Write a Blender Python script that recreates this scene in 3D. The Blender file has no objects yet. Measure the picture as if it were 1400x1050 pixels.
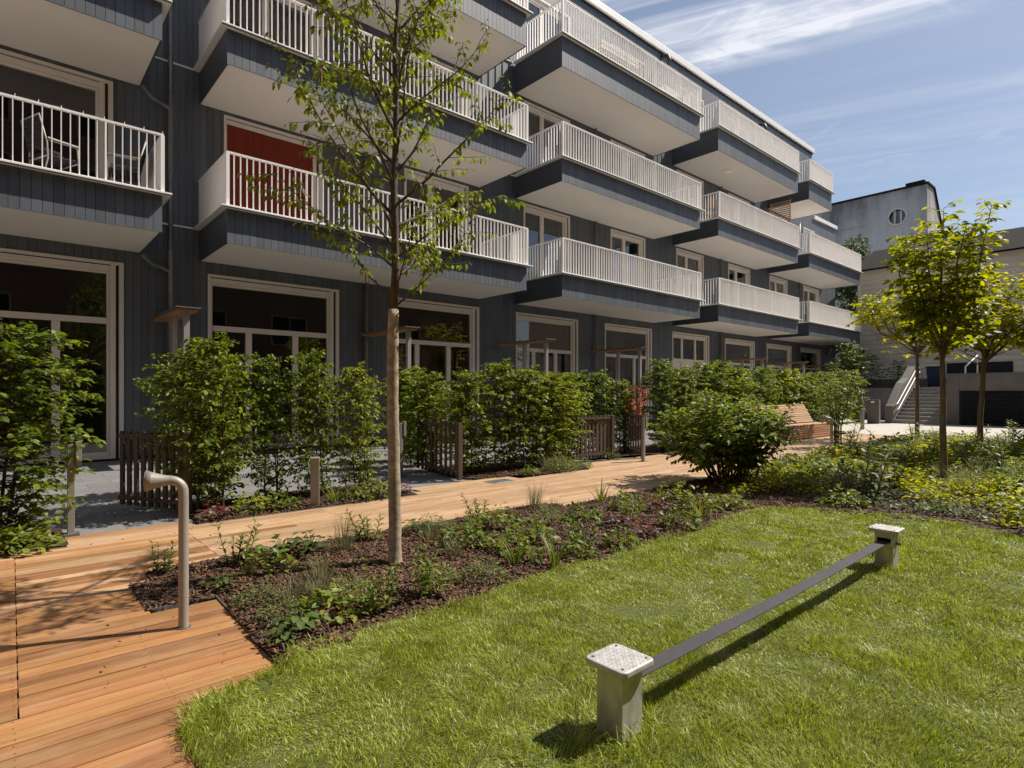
import bpy, math, random
import numpy as np
from mathutils import Vector, Matrix

R = random.Random(7)
NR = np.random.default_rng(7)
sc = bpy.context.scene
col = sc.collection
rad = math.radians

# ------------------------------------------------------------------ camera
cam_d = bpy.data.cameras.new("Camera")
cam = bpy.data.objects.new("Camera", cam_d)
col.objects.link(cam)
cam.location = (0, 0, 1.25)
cam.rotation_euler = (rad(90), 0, rad(-41.41))
cam_d.sensor_width = 36
cam_d.lens = 20.41
cam_d.shift_y = 13 / 1400
cam_d.clip_start = 0.05
cam_d.clip_end = 2000
sc.camera = cam

# ------------------------------------------------------------------ sun, sky, exposure
SUN = Vector((0.96, -0.40, 1.29)).normalized()
sun_d = bpy.data.lights.new("Sun", 'SUN')
sun_d.energy = 5.0
sun_d.angle = rad(0.5)
sun_d.color = (1.0, 0.93, 0.83)
sun = bpy.data.objects.new("Sun", sun_d)
sun.rotation_euler = SUN.to_track_quat('Z', 'Y').to_euler()
col.objects.link(sun)

world = bpy.data.worlds.new("World")
sc.world = world
world.use_nodes = True
wn, wl = world.node_tree.nodes, world.node_tree.links
wn.clear()
w_out = wn.new('ShaderNodeOutputWorld')
w_bg = wn.new('ShaderNodeBackground')
w_bg.inputs['Strength'].default_value = 0.076
sky = wn.new('ShaderNodeTexSky')
sky.sky_type = 'NISHITA'
sky.sun_disc = False
sky.sun_elevation = math.asin(SUN.z)
sky.sun_rotation = math.atan2(SUN.x, SUN.y)
sky.air_density = 1.0
sky.dust_density = 0.9
sky.ozone_density = 1.6
# thin cirrus streaks, laid on a flat layer high above the place
tc = wn.new('ShaderNodeTexCoord')
sep = wn.new('ShaderNodeSeparateXYZ')
wl.new(tc.outputs['Generated'], sep.inputs[0])
zmax = wn.new('ShaderNodeMath'); zmax.operation = 'MAXIMUM'; zmax.inputs[1].default_value = 0.06
wl.new(sep.outputs['Z'], zmax.inputs[0])
dx = wn.new('ShaderNodeMath'); dx.operation = 'DIVIDE'
dy = wn.new('ShaderNodeMath'); dy.operation = 'DIVIDE'
wl.new(sep.outputs['X'], dx.inputs[0]); wl.new(zmax.outputs[0], dx.inputs[1])
wl.new(sep.outputs['Y'], dy.inputs[0]); wl.new(zmax.outputs[0], dy.inputs[1])
comb = wn.new('ShaderNodeCombineXYZ')
wl.new(dx.outputs[0], comb.inputs[0]); wl.new(dy.outputs[0], comb.inputs[1])
def vdot(vec):
    d = wn.new('ShaderNodeVectorMath'); d.operation = 'DOT_PRODUCT'
    d.inputs[1].default_value = vec
    wl.new(comb.outputs[0], d.inputs[0]); return d.outputs['Value']
s_ax, t_ax = vdot((0.92, 0.392, 0)), vdot((0.392, -0.92, 0))      # across and along the streaks
def cloud_noise(sc_s, sc_t, detail, lo, hi, off, dist=0.5, rough=0.55):
    c = wn.new('ShaderNodeCombineXYZ')
    for ax, k, i_ in ((s_ax, sc_s, 0), (t_ax, sc_t, 1)):
        m_ = wn.new('ShaderNodeMath'); m_.operation = 'MULTIPLY'; m_.inputs[1].default_value = k
        wl.new(ax, m_.inputs[0]); wl.new(m_.outputs[0], c.inputs[i_])
    c.inputs[2].default_value = off
    nz = wn.new('ShaderNodeTexNoise')
    nz.inputs['Scale'].default_value = 1.0
    nz.inputs['Detail'].default_value = detail
    nz.inputs['Roughness'].default_value = rough
    nz.inputs['Distortion'].default_value = dist
    wl.new(c.outputs[0], nz.inputs['Vector'])
    mr = wn.new('ShaderNodeMapRange'); mr.interpolation_type = 'SMOOTHSTEP'
    mr.inputs['From Min'].default_value = lo
    mr.inputs['From Max'].default_value = hi
    wl.new(nz.outputs['Fac'], mr.inputs['Value'])
    return mr.outputs['Result']
def wmath(op, a, b):
    m_ = wn.new('ShaderNodeMath'); m_.operation = op
    for k, q in enumerate((a, b)):
        if isinstance(q, (int, float)): m_.inputs[k].default_value = q
        else: wl.new(q, m_.inputs[k])
    return m_.outputs[0]
band = wn.new('ShaderNodeValToRGB')
be = band.color_ramp.elements
stops = [(0.0, .35), (0.22, .45), (0.30, 1.0), (0.36, 1.0), (0.385, .06), (0.45, .05), (0.49, .32), (0.52, .22), (0.55, .10), (0.575, .38), (0.60, .12)]
while len(be) < len(stops): be.new(0.5)
for e_, (p_, v_) in zip(be, stops): e_.position = p_; e_.color = (v_, v_, v_, 1)
wl.new(wmath('MULTIPLY', s_ax, 0.2), band.inputs[0])
c1 = cloud_noise(4.2, 0.42, 9, 0.42, 0.68, 5.3)
c2 = cloud_noise(17.0, 1.1, 8, 0.36, 0.72, 7.1, 0.3)
c3 = cloud_noise(4.5, 3.2, 9, 0.50, 0.72, 1.7, 0.9, 0.6)
streak = wmath('MULTIPLY', wmath('MULTIPLY', c1, band.outputs[0]), wmath('ADD', wmath('MULTIPLY', c2, 0.6), 0.45))
puffs = wmath('MULTIPLY', wmath('MULTIPLY', c3, band.outputs[0]), 0.5)
haze_ = wmath('ADD', wmath('MULTIPLY', streak, 0.95), wmath('ADD', puffs, 0.10))
cf = wn.new('ShaderNodeMath'); cf.operation = 'MINIMUM'; cf.use_clamp = True; cf.inputs[1].default_value = 0.92
wl.new(haze_, cf.inputs[0])
mixc = wn.new('ShaderNodeMix'); mixc.data_type = 'RGBA'
wl.new(cf.outputs[0], mixc.inputs['Factor'])
wl.new(sky.outputs[0], mixc.inputs[6])
mixc.inputs[7].default_value = (9.0, 9.2, 9.9, 1)
wl.new(mixc.outputs[2], w_bg.inputs['Color'])
wl.new(w_bg.outputs[0], w_out.inputs['Surface'])

sc.view_settings.view_transform = 'Standard'
sc.view_settings.look = 'None'
sc.view_settings.exposure = 0.42
sc.view_settings.gamma = 1.0
sc.render.engine = 'CYCLES'
sc.cycles.max_bounces = 8
sc.cycles.transparent_max_bounces = 12
sc.cycles.use_denoising = True

# ------------------------------------------------------------------ helpers
def tag(o, label=None, cat=None, group=None, kind=None):
    if label: o['label'] = label
    if cat: o['category'] = cat
    if group: o['group'] = group
    if kind: o['kind'] = kind
    return o

def empty(name, loc=(0, 0, 0), rz=0.0):
    o = bpy.data.objects.new(name, None)
    o.empty_display_size = 0.2
    o.location = loc
    o.rotation_euler = (0, 0, rz)
    col.objects.link(o)
    return o

def thing(name, label, cat, loc=(0, 0, 0), rz=0.0, group=None):
    return tag(empty(name, loc, rz), label, cat, group)

def mesh_np(name, V, faces_flat, loop_total, mat, parent=None, smooth=False):
    me = bpy.data.meshes.new(name)
    V = np.asarray(V, dtype=np.float32)
    fl = np.asarray(faces_flat, dtype=np.int32)
    lt = np.asarray(loop_total, dtype=np.int32)
    me.vertices.add(len(V)); me.vertices.foreach_set('co', V.ravel())
    me.loops.add(len(fl)); me.loops.foreach_set('vertex_index', fl)
    me.polygons.add(len(lt))
    st = np.concatenate([[0], np.cumsum(lt)[:-1]]).astype(np.int32)
    me.polygons.foreach_set('loop_start', st)
    me.polygons.foreach_set('loop_total', lt)
    if smooth: me.polygons.foreach_set('use_smooth', np.ones(len(lt), dtype=bool))
    me.update(calc_edges=True)
    me.validate()
    if mat: me.materials.append(mat)
    o = bpy.data.objects.new(name, me)
    col.objects.link(o)
    if parent: o.parent = parent
    return o

BOXF = [(0, 3, 2, 1), (4, 5, 6, 7), (0, 1, 5, 4), (1, 2, 6, 5), (2, 3, 7, 6), (3, 0, 4, 7)]
class MB:
    def __init__(s): s.v = []; s.f = []
    def add(s, vs, fs):
        n = len(s.v); s.v += [tuple(v) for v in vs]; s.f += [tuple(i + n for i in f) for f in fs]; return s
    def box(s, x0, x1, y0, y1, z0, z1):
        return s.add([(x0, y0, z0), (x1, y0, z0), (x1, y1, z0), (x0, y1, z0), (x0, y0, z1), (x1, y0, z1), (x1, y1, z1), (x0, y1, z1)], BOXF)
    def obox(s, c, u, v, w):          # centre and three half axes
        c, u, v, w = map(Vector, (c, u, v, w))
        P = [c - u - v - w, c + u - v - w, c + u + v - w, c - u + v - w, c - u - v + w, c + u - v + w, c + u + v + w, c - u + v + w]
        return s.add(P, BOXF)
    def bar(s, a, b, wx, wy, up=(0, 0, 1)):
        a, b = Vector(a), Vector(b); d = (b - a); L = d.length; d.normalize()
        sdir = d.cross(Vector(up))
        if sdir.length < 1e-4: sdir = d.cross(Vector((1, 0, 0)))
        sdir.normalize(); t = sdir.cross(d)
        return s.obox((a + b) / 2, d * (L / 2), sdir * (wx / 2), t * (wy / 2))
    def prism(s, poly, z0, z1):       # poly ccw in xy
        n = len(poly)
        vs = [(x, y, z0) for x, y in poly] + [(x, y, z1) for x, y in poly]
        fs = [tuple(range(n - 1, -1, -1)), tuple(range(n, 2 * n))] + [(i, (i + 1) % n, n + (i + 1) % n, n + i) for i in range(n)]
        return s.add(vs, fs)
    def tube(s, pts, r, n=8, cap=True):
        pts = [Vector(p) for p in pts]
        rr = r if isinstance(r, (list, tuple)) else [r] * len(pts)
        base = len(s.v); ref = None
        for i, p in enumerate(pts):
            d = (pts[min(i + 1, len(pts) - 1)] - pts[max(i - 1, 0)])
            if d.length < 1e-9: d = Vector((0, 0, 1))
            d.normalize()
            if ref is None:
                ref = d.cross(Vector((0, 0, 1)))
                if ref.length < 1e-3: ref = Vector((1, 0, 0))
            ref = (ref - d * ref.dot(d)); ref.normalize()
            b = d.cross(ref)
            for k in range(n):
                a = 2 * math.pi * k / n
                q = p + (ref * math.cos(a) + b * math.sin(a)) * rr[i]
                s.v.append((q.x, q.y, q.z))
        for i in range(len(pts) - 1):
            for k in range(n):
                a0 = base + i * n + k; a1 = base + i * n + (k + 1) % n
                s.f.append((a0, a1, a1 + n, a0 + n))
        if cap:
            s.f.append(tuple(base + k for k in range(n - 1, -1, -1)))
            s.f.append(tuple(base + (len(pts) - 1) * n + k for k in range(n)))
        return s
    def build(s, name, mat, parent=None, smooth=False, bevel=0.0):
        me = bpy.data.meshes.new(name)
        me.from_pydata(s.v, [], s.f)
        me.update()
        if mat: me.materials.append(mat)
        if smooth:
            me.polygons.foreach_set('use_smooth', [True] * len(me.polygons))
        o = bpy.data.objects.new(name, me)
        col.objects.link(o)
        if parent: o.parent = parent
        if bevel:
            m = o.modifiers.new('Bevel', 'BEVEL'); m.width = bevel; m.segments = 2; m.limit_method = 'ANGLE'
        return o

# ------------------------------------------------------------------ materials
def new_mat(name):
    m = bpy.data.materials.new(name); m.use_nodes = True
    nt = m.node_tree
    return m, nt.nodes, nt.links, nt.nodes['Principled BSDF']

def ramp(N, stops):
    r = N.new('ShaderNodeValToRGB')
    e = r.color_ramp.elements
    while len(e) < len(stops): e.new(0.5)
    for el, (p, c) in zip(e, stops):
        el.position = p; el.color = (*c, 1)
    return r

def coords(N, L, scale, kind='Object', rot=(0, 0, 0)):
    t = N.new('ShaderNodeTexCoord'); mp = N.new('ShaderNodeMapping')
    mp.inputs['Scale'].default_value = scale
    mp.inputs['Rotation'].default_value = rot
    L.new(t.outputs[kind], mp.inputs[0])
    return mp

def noise(N, L, src, scale=1.0, detail=5, rough=0.55, dist=0.0):
    n = N.new('ShaderNodeTexNoise')
    n.inputs['Scale'].default_value = scale; n.inputs['Detail'].default_value = detail
    n.inputs['Roughness'].default_value = rough; n.inputs['Distortion'].default_value = dist
    if src: L.new(src.outputs[0], n.inputs['Vector'])
    return n

def bump(N, L, h, b, strength=0.3, dist=0.01):
    bp = N.new('ShaderNodeBump'); bp.inputs['Strength'].default_value = strength; bp.inputs['Distance'].default_value = dist
    L.new(h, bp.inputs['Height']); L.new(bp.outputs[0], b.inputs['Normal'])

def mat_var(name, c0, c1, rough=0.6, scale=(3, 3, 3), nscale=1.0, metal=0.0, bmp=0.0, bd=0.005, island=0.0, detail=6, spec=0.5, mid=None):
    """two-tone noise material, optional value jitter per separate piece"""
    m, N, L, B = new_mat(name)
    cs = coords(N, L, scale)
    n = noise(N, L, cs, nscale, detail)
    r = ramp(N, [(0.3, c0), (0.7, c1)] if mid is None else [(0.25, c0), (0.5, mid), (0.75, c1)])
    L.new(n.outputs['Fac'], r.inputs[0])
    out = r.outputs[0]
    if island:
        g = N.new('ShaderNodeNewGeometry')
        mr = N.new('ShaderNodeMapRange'); mr.inputs['To Min'].default_value = 1 - island; mr.inputs['To Max'].default_value = 1 + island
        L.new(g.outputs['Random Per Island'], mr.inputs['Value'])
        hv = N.new('ShaderNodeHueSaturation')
        L.new(mr.outputs[0], hv.inputs['Value']); L.new(out, hv.inputs['Color'])
        out = hv.outputs[0]
    L.new(out, B.inputs['Base Color'])
    B.inputs['Roughness'].default_value = rough
    B.inputs['Metallic'].default_value = metal
    B.inputs['Specular IOR Level'].default_value = spec
    if bmp: bump(N, L, n.outputs['Fac'], B, bmp, bd)
    return m

def mat_wood(name, stops, axis='X', grain=38, rough=0.55, island=0.22, bmp=0.25, spec=0.35, wear=None):
    m, N, L, B = new_mat(name)
    t = N.new('ShaderNodeTexCoord')
    g = N.new('ShaderNodeNewGeometry')
    off = N.new('ShaderNodeVectorMath'); off.operation = 'SCALE'
    cmb = N.new('ShaderNodeCombineXYZ')
    for i in range(3): L.new(g.outputs['Random Per Island'], cmb.inputs[i])
    L.new(cmb.outputs[0], off.inputs[0]); off.inputs['Scale'].default_value = 37.0
    ad = N.new('ShaderNodeVectorMath'); ad.operation = 'ADD'
    L.new(t.outputs['Object'], ad.inputs[0]); L.new(off.outputs[0], ad.inputs[1])
    mp = N.new('ShaderNodeMapping')
    s = [grain, grain, grain]; s['XYZ'.index(axis)] = grain * 0.045
    mp.inputs['Scale'].default_value = s
    L.new(ad.outputs[0], mp.inputs[0])
    n = noise(N, L, mp, 1.0, 8, 0.62, 0.8)
    r = ramp(N, stops); L.new(n.outputs['Fac'], r.inputs[0])
    mr = N.new('ShaderNodeMapRange'); mr.inputs['To Min'].default_value = 1 - island; mr.inputs['To Max'].default_value = 1 + island
    L.new(g.outputs['Random Per Island'], mr.inputs['Value'])
    hv = N.new('ShaderNodeHueSaturation')
    L.new(mr.outputs[0], hv.inputs['Value']); L.new(r.outputs[0], hv.inputs['Color'])
    mh = N.new('ShaderNodeMath'); mh.operation = 'MULTIPLY'; mh.inputs[1].default_value = 7.31
    fr = N.new('ShaderNodeMath'); fr.operation = 'FRACT'
    L.new(g.outputs['Random Per Island'], mh.inputs[0]); L.new(mh.outputs[0], fr.inputs[0])
    mr2 = N.new('ShaderNodeMapRange'); mr2.inputs['To Min'].default_value = 0.494; mr2.inputs['To Max'].default_value = 0.506
    L.new(fr.outputs[0], mr2.inputs['Value']); L.new(mr2.outputs[0], hv.inputs['Hue'])
    out = hv.outputs[0]
    if wear:
        n2 = noise(N, L, coords(N, L, (1.8, 3.6, 1)), 1.0, 9, 0.7)
        rr = ramp(N, [(0.5, (0, 0, 0)), (0.78, (1, 1, 1))]); L.new(n2.outputs['Fac'], rr.inputs[0])
        mm = N.new('ShaderNodeMix'); mm.data_type = 'RGBA'
        ml = N.new('ShaderNodeMath'); ml.operation = 'MULTIPLY'; ml.inputs[1].default_value = 0.72
        L.new(rr.outputs[0], ml.inputs[0]); L.new(ml.outputs[0], mm.inputs['Factor'])
        L.new(out, mm.inputs[6]); mm.inputs[7].default_value = (*wear, 1)
        out = mm.outputs[2]
    L.new(out, B.inputs['Base Color'])
    B.inputs['Roughness'].default_value = rough
    B.inputs['Specular IOR Level'].default_value = spec
    if bmp: bump(N, L, n.outputs['Fac'], B, bmp, 0.003)
    return m

def mat_leaf(name, c0, c1, c2, trans=0.38, rough=0.42, tcol=None, spec=0.5):
    rough = max(rough, 0.46); spec = min(spec, 0.32)
    m, N, L, B = new_mat(name)
    g = N.new('ShaderNodeNewGeometry')
    r = ramp(N, [(0.0, c0), (0.55, c1), (1.0, c2)])
    L.new(g.outputs['Random Per Island'], r.inputs[0])
    oi = N.new('ShaderNodeObjectInfo'); vr = N.new('ShaderNodeMapRange')
    vr.inputs['To Min'].default_value = 0.80; vr.inputs['To Max'].default_value = 1.20
    L.new(oi.outputs['Random'], vr.inputs['Value'])
    hr_ = N.new('ShaderNodeMapRange'); hr_.inputs['To Min'].default_value = 0.512; hr_.inputs['To Max'].default_value = 0.488
    L.new(oi.outputs['Random'], hr_.inputs['Value'])
    hv0 = N.new('ShaderNodeHueSaturation')
    L.new(r.outputs[0], hv0.inputs['Color']); L.new(vr.outputs[0], hv0.inputs['Value']); L.new(hr_.outputs[0], hv0.inputs['Hue'])
    r = hv0
    L.new(r.outputs[0], B.inputs['Base Color'])
    B.inputs['Roughness'].default_value = rough
    B.inputs['Specular IOR Level'].default_value = spec
    tr = N.new('ShaderNodeBsdfTranslucent')
    hv = N.new('ShaderNodeHueSaturation')
    hv.inputs['Hue'].default_value = 0.485; hv.inputs['Saturation'].default_value = 1.1; hv.inputs['Value'].default_value = 1.6
    L.new(r.outputs[0], hv.inputs['Color']); L.new(hv.outputs[0], tr.inputs['Color'])
    ms = N.new('ShaderNodeMixShader'); ms.inputs[0].default_value = trans
    L.new(B.outputs[0], ms.inputs[1]); L.new(tr.outputs[0], ms.inputs[2])
    L.new(ms.outputs[0], N['Material Output'].inputs['Surface'])
    return m

def mat_glass(name, tint=(0.5, 0.52, 0.5), refl=1.0):
    m, N, L, B = new_mat(name)
    N.remove(B)
    tr = N.new('ShaderNodeBsdfTransparent'); tr.inputs['Color'].default_value = (*tint, 1)
    gl = N.new('ShaderNodeBsdfGlossy'); gl.inputs['Roughness'].default_value = 0.015
    gl.inputs['Color'].default_value = (0.9, 0.92, 0.92, 1)
    cs = coords(N, L, (0.9, 0.9, 0.9)); n = noise(N, L, cs, 1.0, 2)
    bp = N.new('ShaderNodeBump'); bp.inputs['Strength'].default_value = 0.02; bp.inputs['Distance'].default_value = 0.05
    L.new(n.outputs['Fac'], bp.inputs['Height']); L.new(bp.outputs[0], gl.inputs['Normal'])
    fr = N.new('ShaderNodeFresnel'); fr.inputs['IOR'].default_value = 1.55
    mm = N.new('ShaderNodeMath'); mm.operation = 'MULTIPLY_ADD'; mm.inputs[1].default_value = 1.8 * refl; mm.inputs[2].default_value = 0.03
    mm.use_clamp = True
    L.new(fr.outputs[0], mm.inputs[0])
    ms = N.new('ShaderNodeMixShader')
    L.new(mm.outputs[0], ms.inputs[0]); L.new(tr.outputs[0], ms.inputs[1]); L.new(gl.outputs[0], ms.inputs[2])
    L.new(ms.outputs[0], N['Material Output'].inputs['Surface'])
    return m

M = {}
M['clad'] = mat_var('slate_cladding', (0.055, 0.066, 0.082), (0.076, 0.090, 0.110), 0.6, (5, 5, 0.7), 1.5, island=0.20, bmp=0.06, spec=1.0)
M['clad_side'] = mat_var('slate_side_panel', (0.050, 0.057, 0.068), (0.060, 0.068, 0.081), 0.5, (2, 2, 2), 1.0, spec=0.4)
M['dark'] = mat_var('dark_backing', (0.012, 0.013, 0.015), (0.02, 0.021, 0.024), 0.8)
M['white'] = mat_var('white_metal', (0.86, 0.83, 0.795), (0.90, 0.87, 0.84), 0.42, (1.5, 1.5, 1.5), 1.0, spec=0.45)
M['soffit'] = mat_var('soffit_panel', (0.76, 0.71, 0.66), (0.80, 0.75, 0.70), 0.75, (0.9, 0.9, 0.9), 1.0)
M['frame'] = mat_var('window_frame_paint', (0.70, 0.65, 0.595), (0.76, 0.705, 0.65), 0.45, (3, 3, 3), 1.0)
M['glass'] = mat_glass('window_glass')
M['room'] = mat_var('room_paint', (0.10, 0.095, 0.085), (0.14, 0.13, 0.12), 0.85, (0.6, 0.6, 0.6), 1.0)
M['red'] = mat_var('red_curtain', (0.16, 0.016, 0.004), (0.20, 0.020, 0.005), 0.8, (14, 1, 0.4), 1.0)
M['curtain'] = mat_var('pale_curtain', (0.38, 0.33, 0.27), (0.48, 0.42, 0.36), 0.85, (14, 1, 0.4), 1.0)
M['navy'] = mat_var('navy_fabric', (0.012, 0.02, 0.06), (0.02, 0.03, 0.08), 0.85)
M['metal'] = mat_var('grey_metal', (0.20, 0.20, 0.20), (0.26, 0.255, 0.25), 0.42, (6, 6, 6), 1.0, metal=0.6)
M['dark_metal'] = mat_var('dark_grey_metal', (0.07, 0.075, 0.085), (0.10, 0.105, 0.115), 0.5, metal=0.3)
M['steel'] = mat_var('dull_steel', (0.28, 0.255, 0.228), (0.38, 0.352, 0.318), 0.48, (7, 7, 2), 1.0, metal=0.15)
M['post_grey'] = mat_var('grey_post_paint', (0.22, 0.20, 0.18), (0.28, 0.255, 0.23), 0.5, (7, 7, 2), 1.0, metal=0.1)
M['galv'] = mat_var('galvanised_steel', (0.36, 0.35, 0.32), (0.60, 0.58, 0.55), 0.48, (16, 16, 9), 1.0, metal=0.4, bmp=0.05, detail=8)
M['galv_top'] = mat_var('galvanised_tread', (0.36, 0.345, 0.33), (0.56, 0.54, 0.52), 0.5, (24, 24, 24), 1.0, metal=0.25, bmp=0.05)
M['strap'] = mat_var('dark_webbing', (0.032, 0.03, 0.035), (0.05, 0.047, 0.052), 0.7, (60, 9, 9), 2.0, bmp=0.25, bd=0.002)
M['deck'] = mat_wood('deck_boards', [(0.22, (0.14, 0.056, 0.020)), (0.42, (0.27, 0.122, 0.046)), (0.6, (0.345, 0.168, 0.066)), (0.8, (0.44, 0.245, 0.115))], 'X', 30, 0.55, 0.30, 0.2, 0.5, wear=(0.42, 0.275, 0.17))
M['deck_path_glare'] = mat_wood('glare_path_boards', [(0.22, (0.22, 0.115, 0.055)), (0.42, (0.38, 0.225, 0.115)), (0.6, (0.47, 0.30, 0.17)), (0.8, (0.56, 0.39, 0.25))], 'X', 30, 0.5, 0.2, 0.2, 0.7, wear=(0.60, 0.46, 0.34))  # paler copy of the deck wood: sun glare along the path put into the colour
M['slat'] = mat_wood('weathered_slat', [(0.3, (0.060, 0.042, 0.030)), (0.7, (0.135, 0.098, 0.073))], 'Z', 30, 0.75, 0.18, 0.3)
M['larch'] = mat_wood('larch_slat', [(0.3, (0.33, 0.19, 0.09)), (0.7, (0.55, 0.37, 0.22))], 'X', 26, 0.6, 0.15, 0.2)
M['larch_shaded'] = mat_wood('larch_shaded_slat', [(0.3, (0.33, 0.16, 0.075)), (0.7, (0.48, 0.27, 0.15))], 'X', 26, 0.6, 0.15, 0.2)  # darker copy of larch: shade on the bench front put into the colour
M['oak'] = mat_wood('oiled_plank', [(0.3, (0.27, 0.14, 0.06)), (0.7, (0.42, 0.25, 0.12))], 'Y', 26, 0.6, 0.15, 0.2)
M['pave'] = None
M['concrete'] = mat_var('fair_faced_concrete', (0.115, 0.105, 0.093), (0.165, 0.152, 0.137), 0.85, (1.6, 1.6, 1.6), 1.0, bmp=0.1, detail=9)
M['step'] = mat_var('step_concrete', (0.24, 0.22, 0.195), (0.32, 0.30, 0.27), 0.85, (2.6, 2.6, 2.6), 1.0, bmp=0.1, detail=9)
M['plaza'] = mat_var('plaza_concrete', (0.42, 0.385, 0.34), (0.50, 0.46, 0.41), 0.85, (2.0, 2.0, 2.0), 1.0, bmp=0.1, detail=9)
M['siding'] = mat_var('cream_siding', (0.76, 0.67, 0.53), (0.82, 0.74, 0.60), 0.7, (0.5, 0.5, 3), 1.0, island=0.05)
M['roof'] = mat_var('dark_roof', (0.016, 0.013, 0.012), (0.032, 0.026, 0.024), 0.95, (3, 3, 3), 1.0, spec=0.1)
M['brick'] = mat_var('chimney_brick', (0.09, 0.04, 0.032), (0.13, 0.058, 0.045), 0.85, (6, 6, 12), 1.0)
M['bark'] = mat_var('tan_bark', (0.20, 0.155, 0.108), (0.48, 0.395, 0.295), 0.85, (16, 16, 22), 1.0, bmp=0.6, bd=0.008, detail=10)
M['bark_dark'] = mat_var('brown_bark', (0.11, 0.075, 0.048), (0.25, 0.18, 0.12), 0.85, (22, 22, 5), 1.0, bmp=0.6, bd=0.01, detail=8)
M['twig'] = mat_var('twig_bark', (0.05, 0.034, 0.022), (0.11, 0.08, 0.055), 0.85, (20, 20, 20))
M['catkin'] = mat_var('brown_catkin', (0.20, 0.105, 0.05), (0.28, 0.15, 0.08), 0.8, (9, 9, 9))
M['stem'] = mat_var('green_stem', (0.07, 0.10, 0.03), (0.13, 0.13, 0.05), 0.7, (9, 9, 9))
M['rubber'] = mat_var('black_edge', (0.018, 0.018, 0.018), (0.03, 0.03, 0.03), 0.7)
M['hose'] = mat_var('red_hose', (0.45, 0.05, 0.02), (0.55, 0.09, 0.03), 0.45)
M['leaf_tree'] = mat_leaf('maple_leaf', (0.075, 0.118, 0.013), (0.125, 0.175, 0.018), (0.20, 0.25, 0.03), 0.45, 0.35)
M['leaf_hedge'] = mat_leaf('hornbeam_leaf', (0.055, 0.092, 0.011), (0.125, 0.178, 0.018), (0.27, 0.32, 0.036), 0.38, 0.38)
M['leaf_bush'] = mat_leaf('viburnum_leaf', (0.060, 0.100, 0.012), (0.125, 0.185, 0.020), (0.24, 0.30, 0.038), 0.36, 0.32, spec=0.6)
M['leaf_yellow'] = mat_leaf('yellow_green_leaf', (0.12, 0.155, 0.012), (0.26, 0.29, 0.018), (0.46, 0.43, 0.035), 0.58, 0.4)
M['leaf_herb'] = mat_leaf('herb_leaf', (0.075, 0.11, 0.018), (0.135, 0.18, 0.026), (0.23, 0.26, 0.042), 0.36, 0.42)
M['leaf_dark'] = mat_leaf('dark_herb_leaf', (0.036, 0.068, 0.016), (0.065, 0.11, 0.022), (0.11, 0.15, 0.032), 0.25, 0.4)
M['leaf_pale'] = mat_leaf('grey_green_leaf', (0.085, 0.115, 0.030), (0.14, 0.175, 0.045), (0.22, 0.25, 0.085), 0.3, 0.5)
M['leaf_red'] = mat_leaf('heuchera_leaf', (0.055, 0.016, 0.018), (0.12, 0.03, 0.032), (0.30, 0.24, 0.22), 0.2, 0.35)
M['petal_red'] = mat_leaf('red_petal', (0.16, 0.010, 0.010), (0.24, 0.014, 0.012), (0.30, 0.02, 0.015), 0.3, 0.45)
M['leaf_acer'] = mat_leaf('orange_leaf', (0.28, 0.05, 0.012), (0.42, 0.09, 0.02), (0.5, 0.15, 0.03), 0.4, 0.5)
M['leaf_far'] = mat_leaf('far_leaf', (0.04, 0.07, 0.02), (0.07, 0.105, 0.028), (0.11, 0.14, 0.04), 0.3, 0.5)
M['blade'] = mat_leaf('grass_blade', (0.10, 0.150, 0.026), (0.155, 0.205, 0.038), (0.31, 0.32, 0.12), 0.30, 0.45, spec=0.45)
M['tuft'] = mat_leaf('tuft_blade', (0.10, 0.12, 0.045), (0.16, 0.17, 0.07), (0.27, 0.25, 0.14), 0.3, 0.5)
M['soil'] = mat_var('lawn_soil', (0.04, 0.055, 0.008), (0.09, 0.10, 0.02), 0.9, (30, 30, 30), 1.0)
M['mulch'] = mat_var('bark_mulch_bed', (0.014, 0.008, 0.005), (0.072, 0.034, 0.019), 0.9, (45, 45, 45), 1.0, bmp=0.8, bd=0.02, detail=8, mid=(0.036, 0.018, 0.011))
M['chip'] = mat_var('bark_chip', (0.042, 0.019, 0.008), (0.150, 0.073, 0.034), 0.8, (20, 20, 20), 1.0, island=0.7)
M['opp'] = mat_wood('brown_cladding', [(0.3, (0.16, 0.10, 0.06)), (0.7, (0.25, 0.165, 0.105))], 'Z', 12, 0.7, 0.15, 0.1)

def paving_mat():
    m, N, L, B = new_mat('terrace_paving')
    cs = coords(N, L, (1, 1, 1))
    bt = N.new('ShaderNodeTexBrick')
    bt.inputs['Scale'].default_value = 1.0
    bt.inputs['Brick Width'].default_value = 0.6; bt.inputs['Row Height'].default_value = 0.4
    bt.inputs['Mortar Size'].default_value = 0.006
    bt.inputs['Color1'].default_value = (0.15, 0.142, 0.13, 1); bt.inputs['Color2'].default_value = (0.19, 0.18, 0.165, 1)
    bt.inputs['Mortar'].default_value = (0.09, 0.085, 0.08, 1)
    L.new(cs.outputs[0], bt.inputs['Vector'])
    n = noise(N, L, coords(N, L, (5, 5, 5)), 1.0, 8)
    mm = N.new('ShaderNodeMix'); mm.data_type = 'RGBA'; mm.blend_type = 'OVERLAY'; mm.inputs['Factor'].default_value = 0.35
    L.new(bt.outputs['Color'], mm.inputs[6]); L.new(n.outputs['Color'], mm.inputs[7])
    hs = N.new('ShaderNodeHueSaturation'); hs.inputs['Saturation'].default_value = 0.35
    L.new(mm.outputs[2], hs.inputs['Color']); L.new(hs.outputs[0], B.inputs['Base Color'])
    B.inputs['Roughness'].default_value = 0.85
    return m
M['pave'] = paving_mat()

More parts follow.
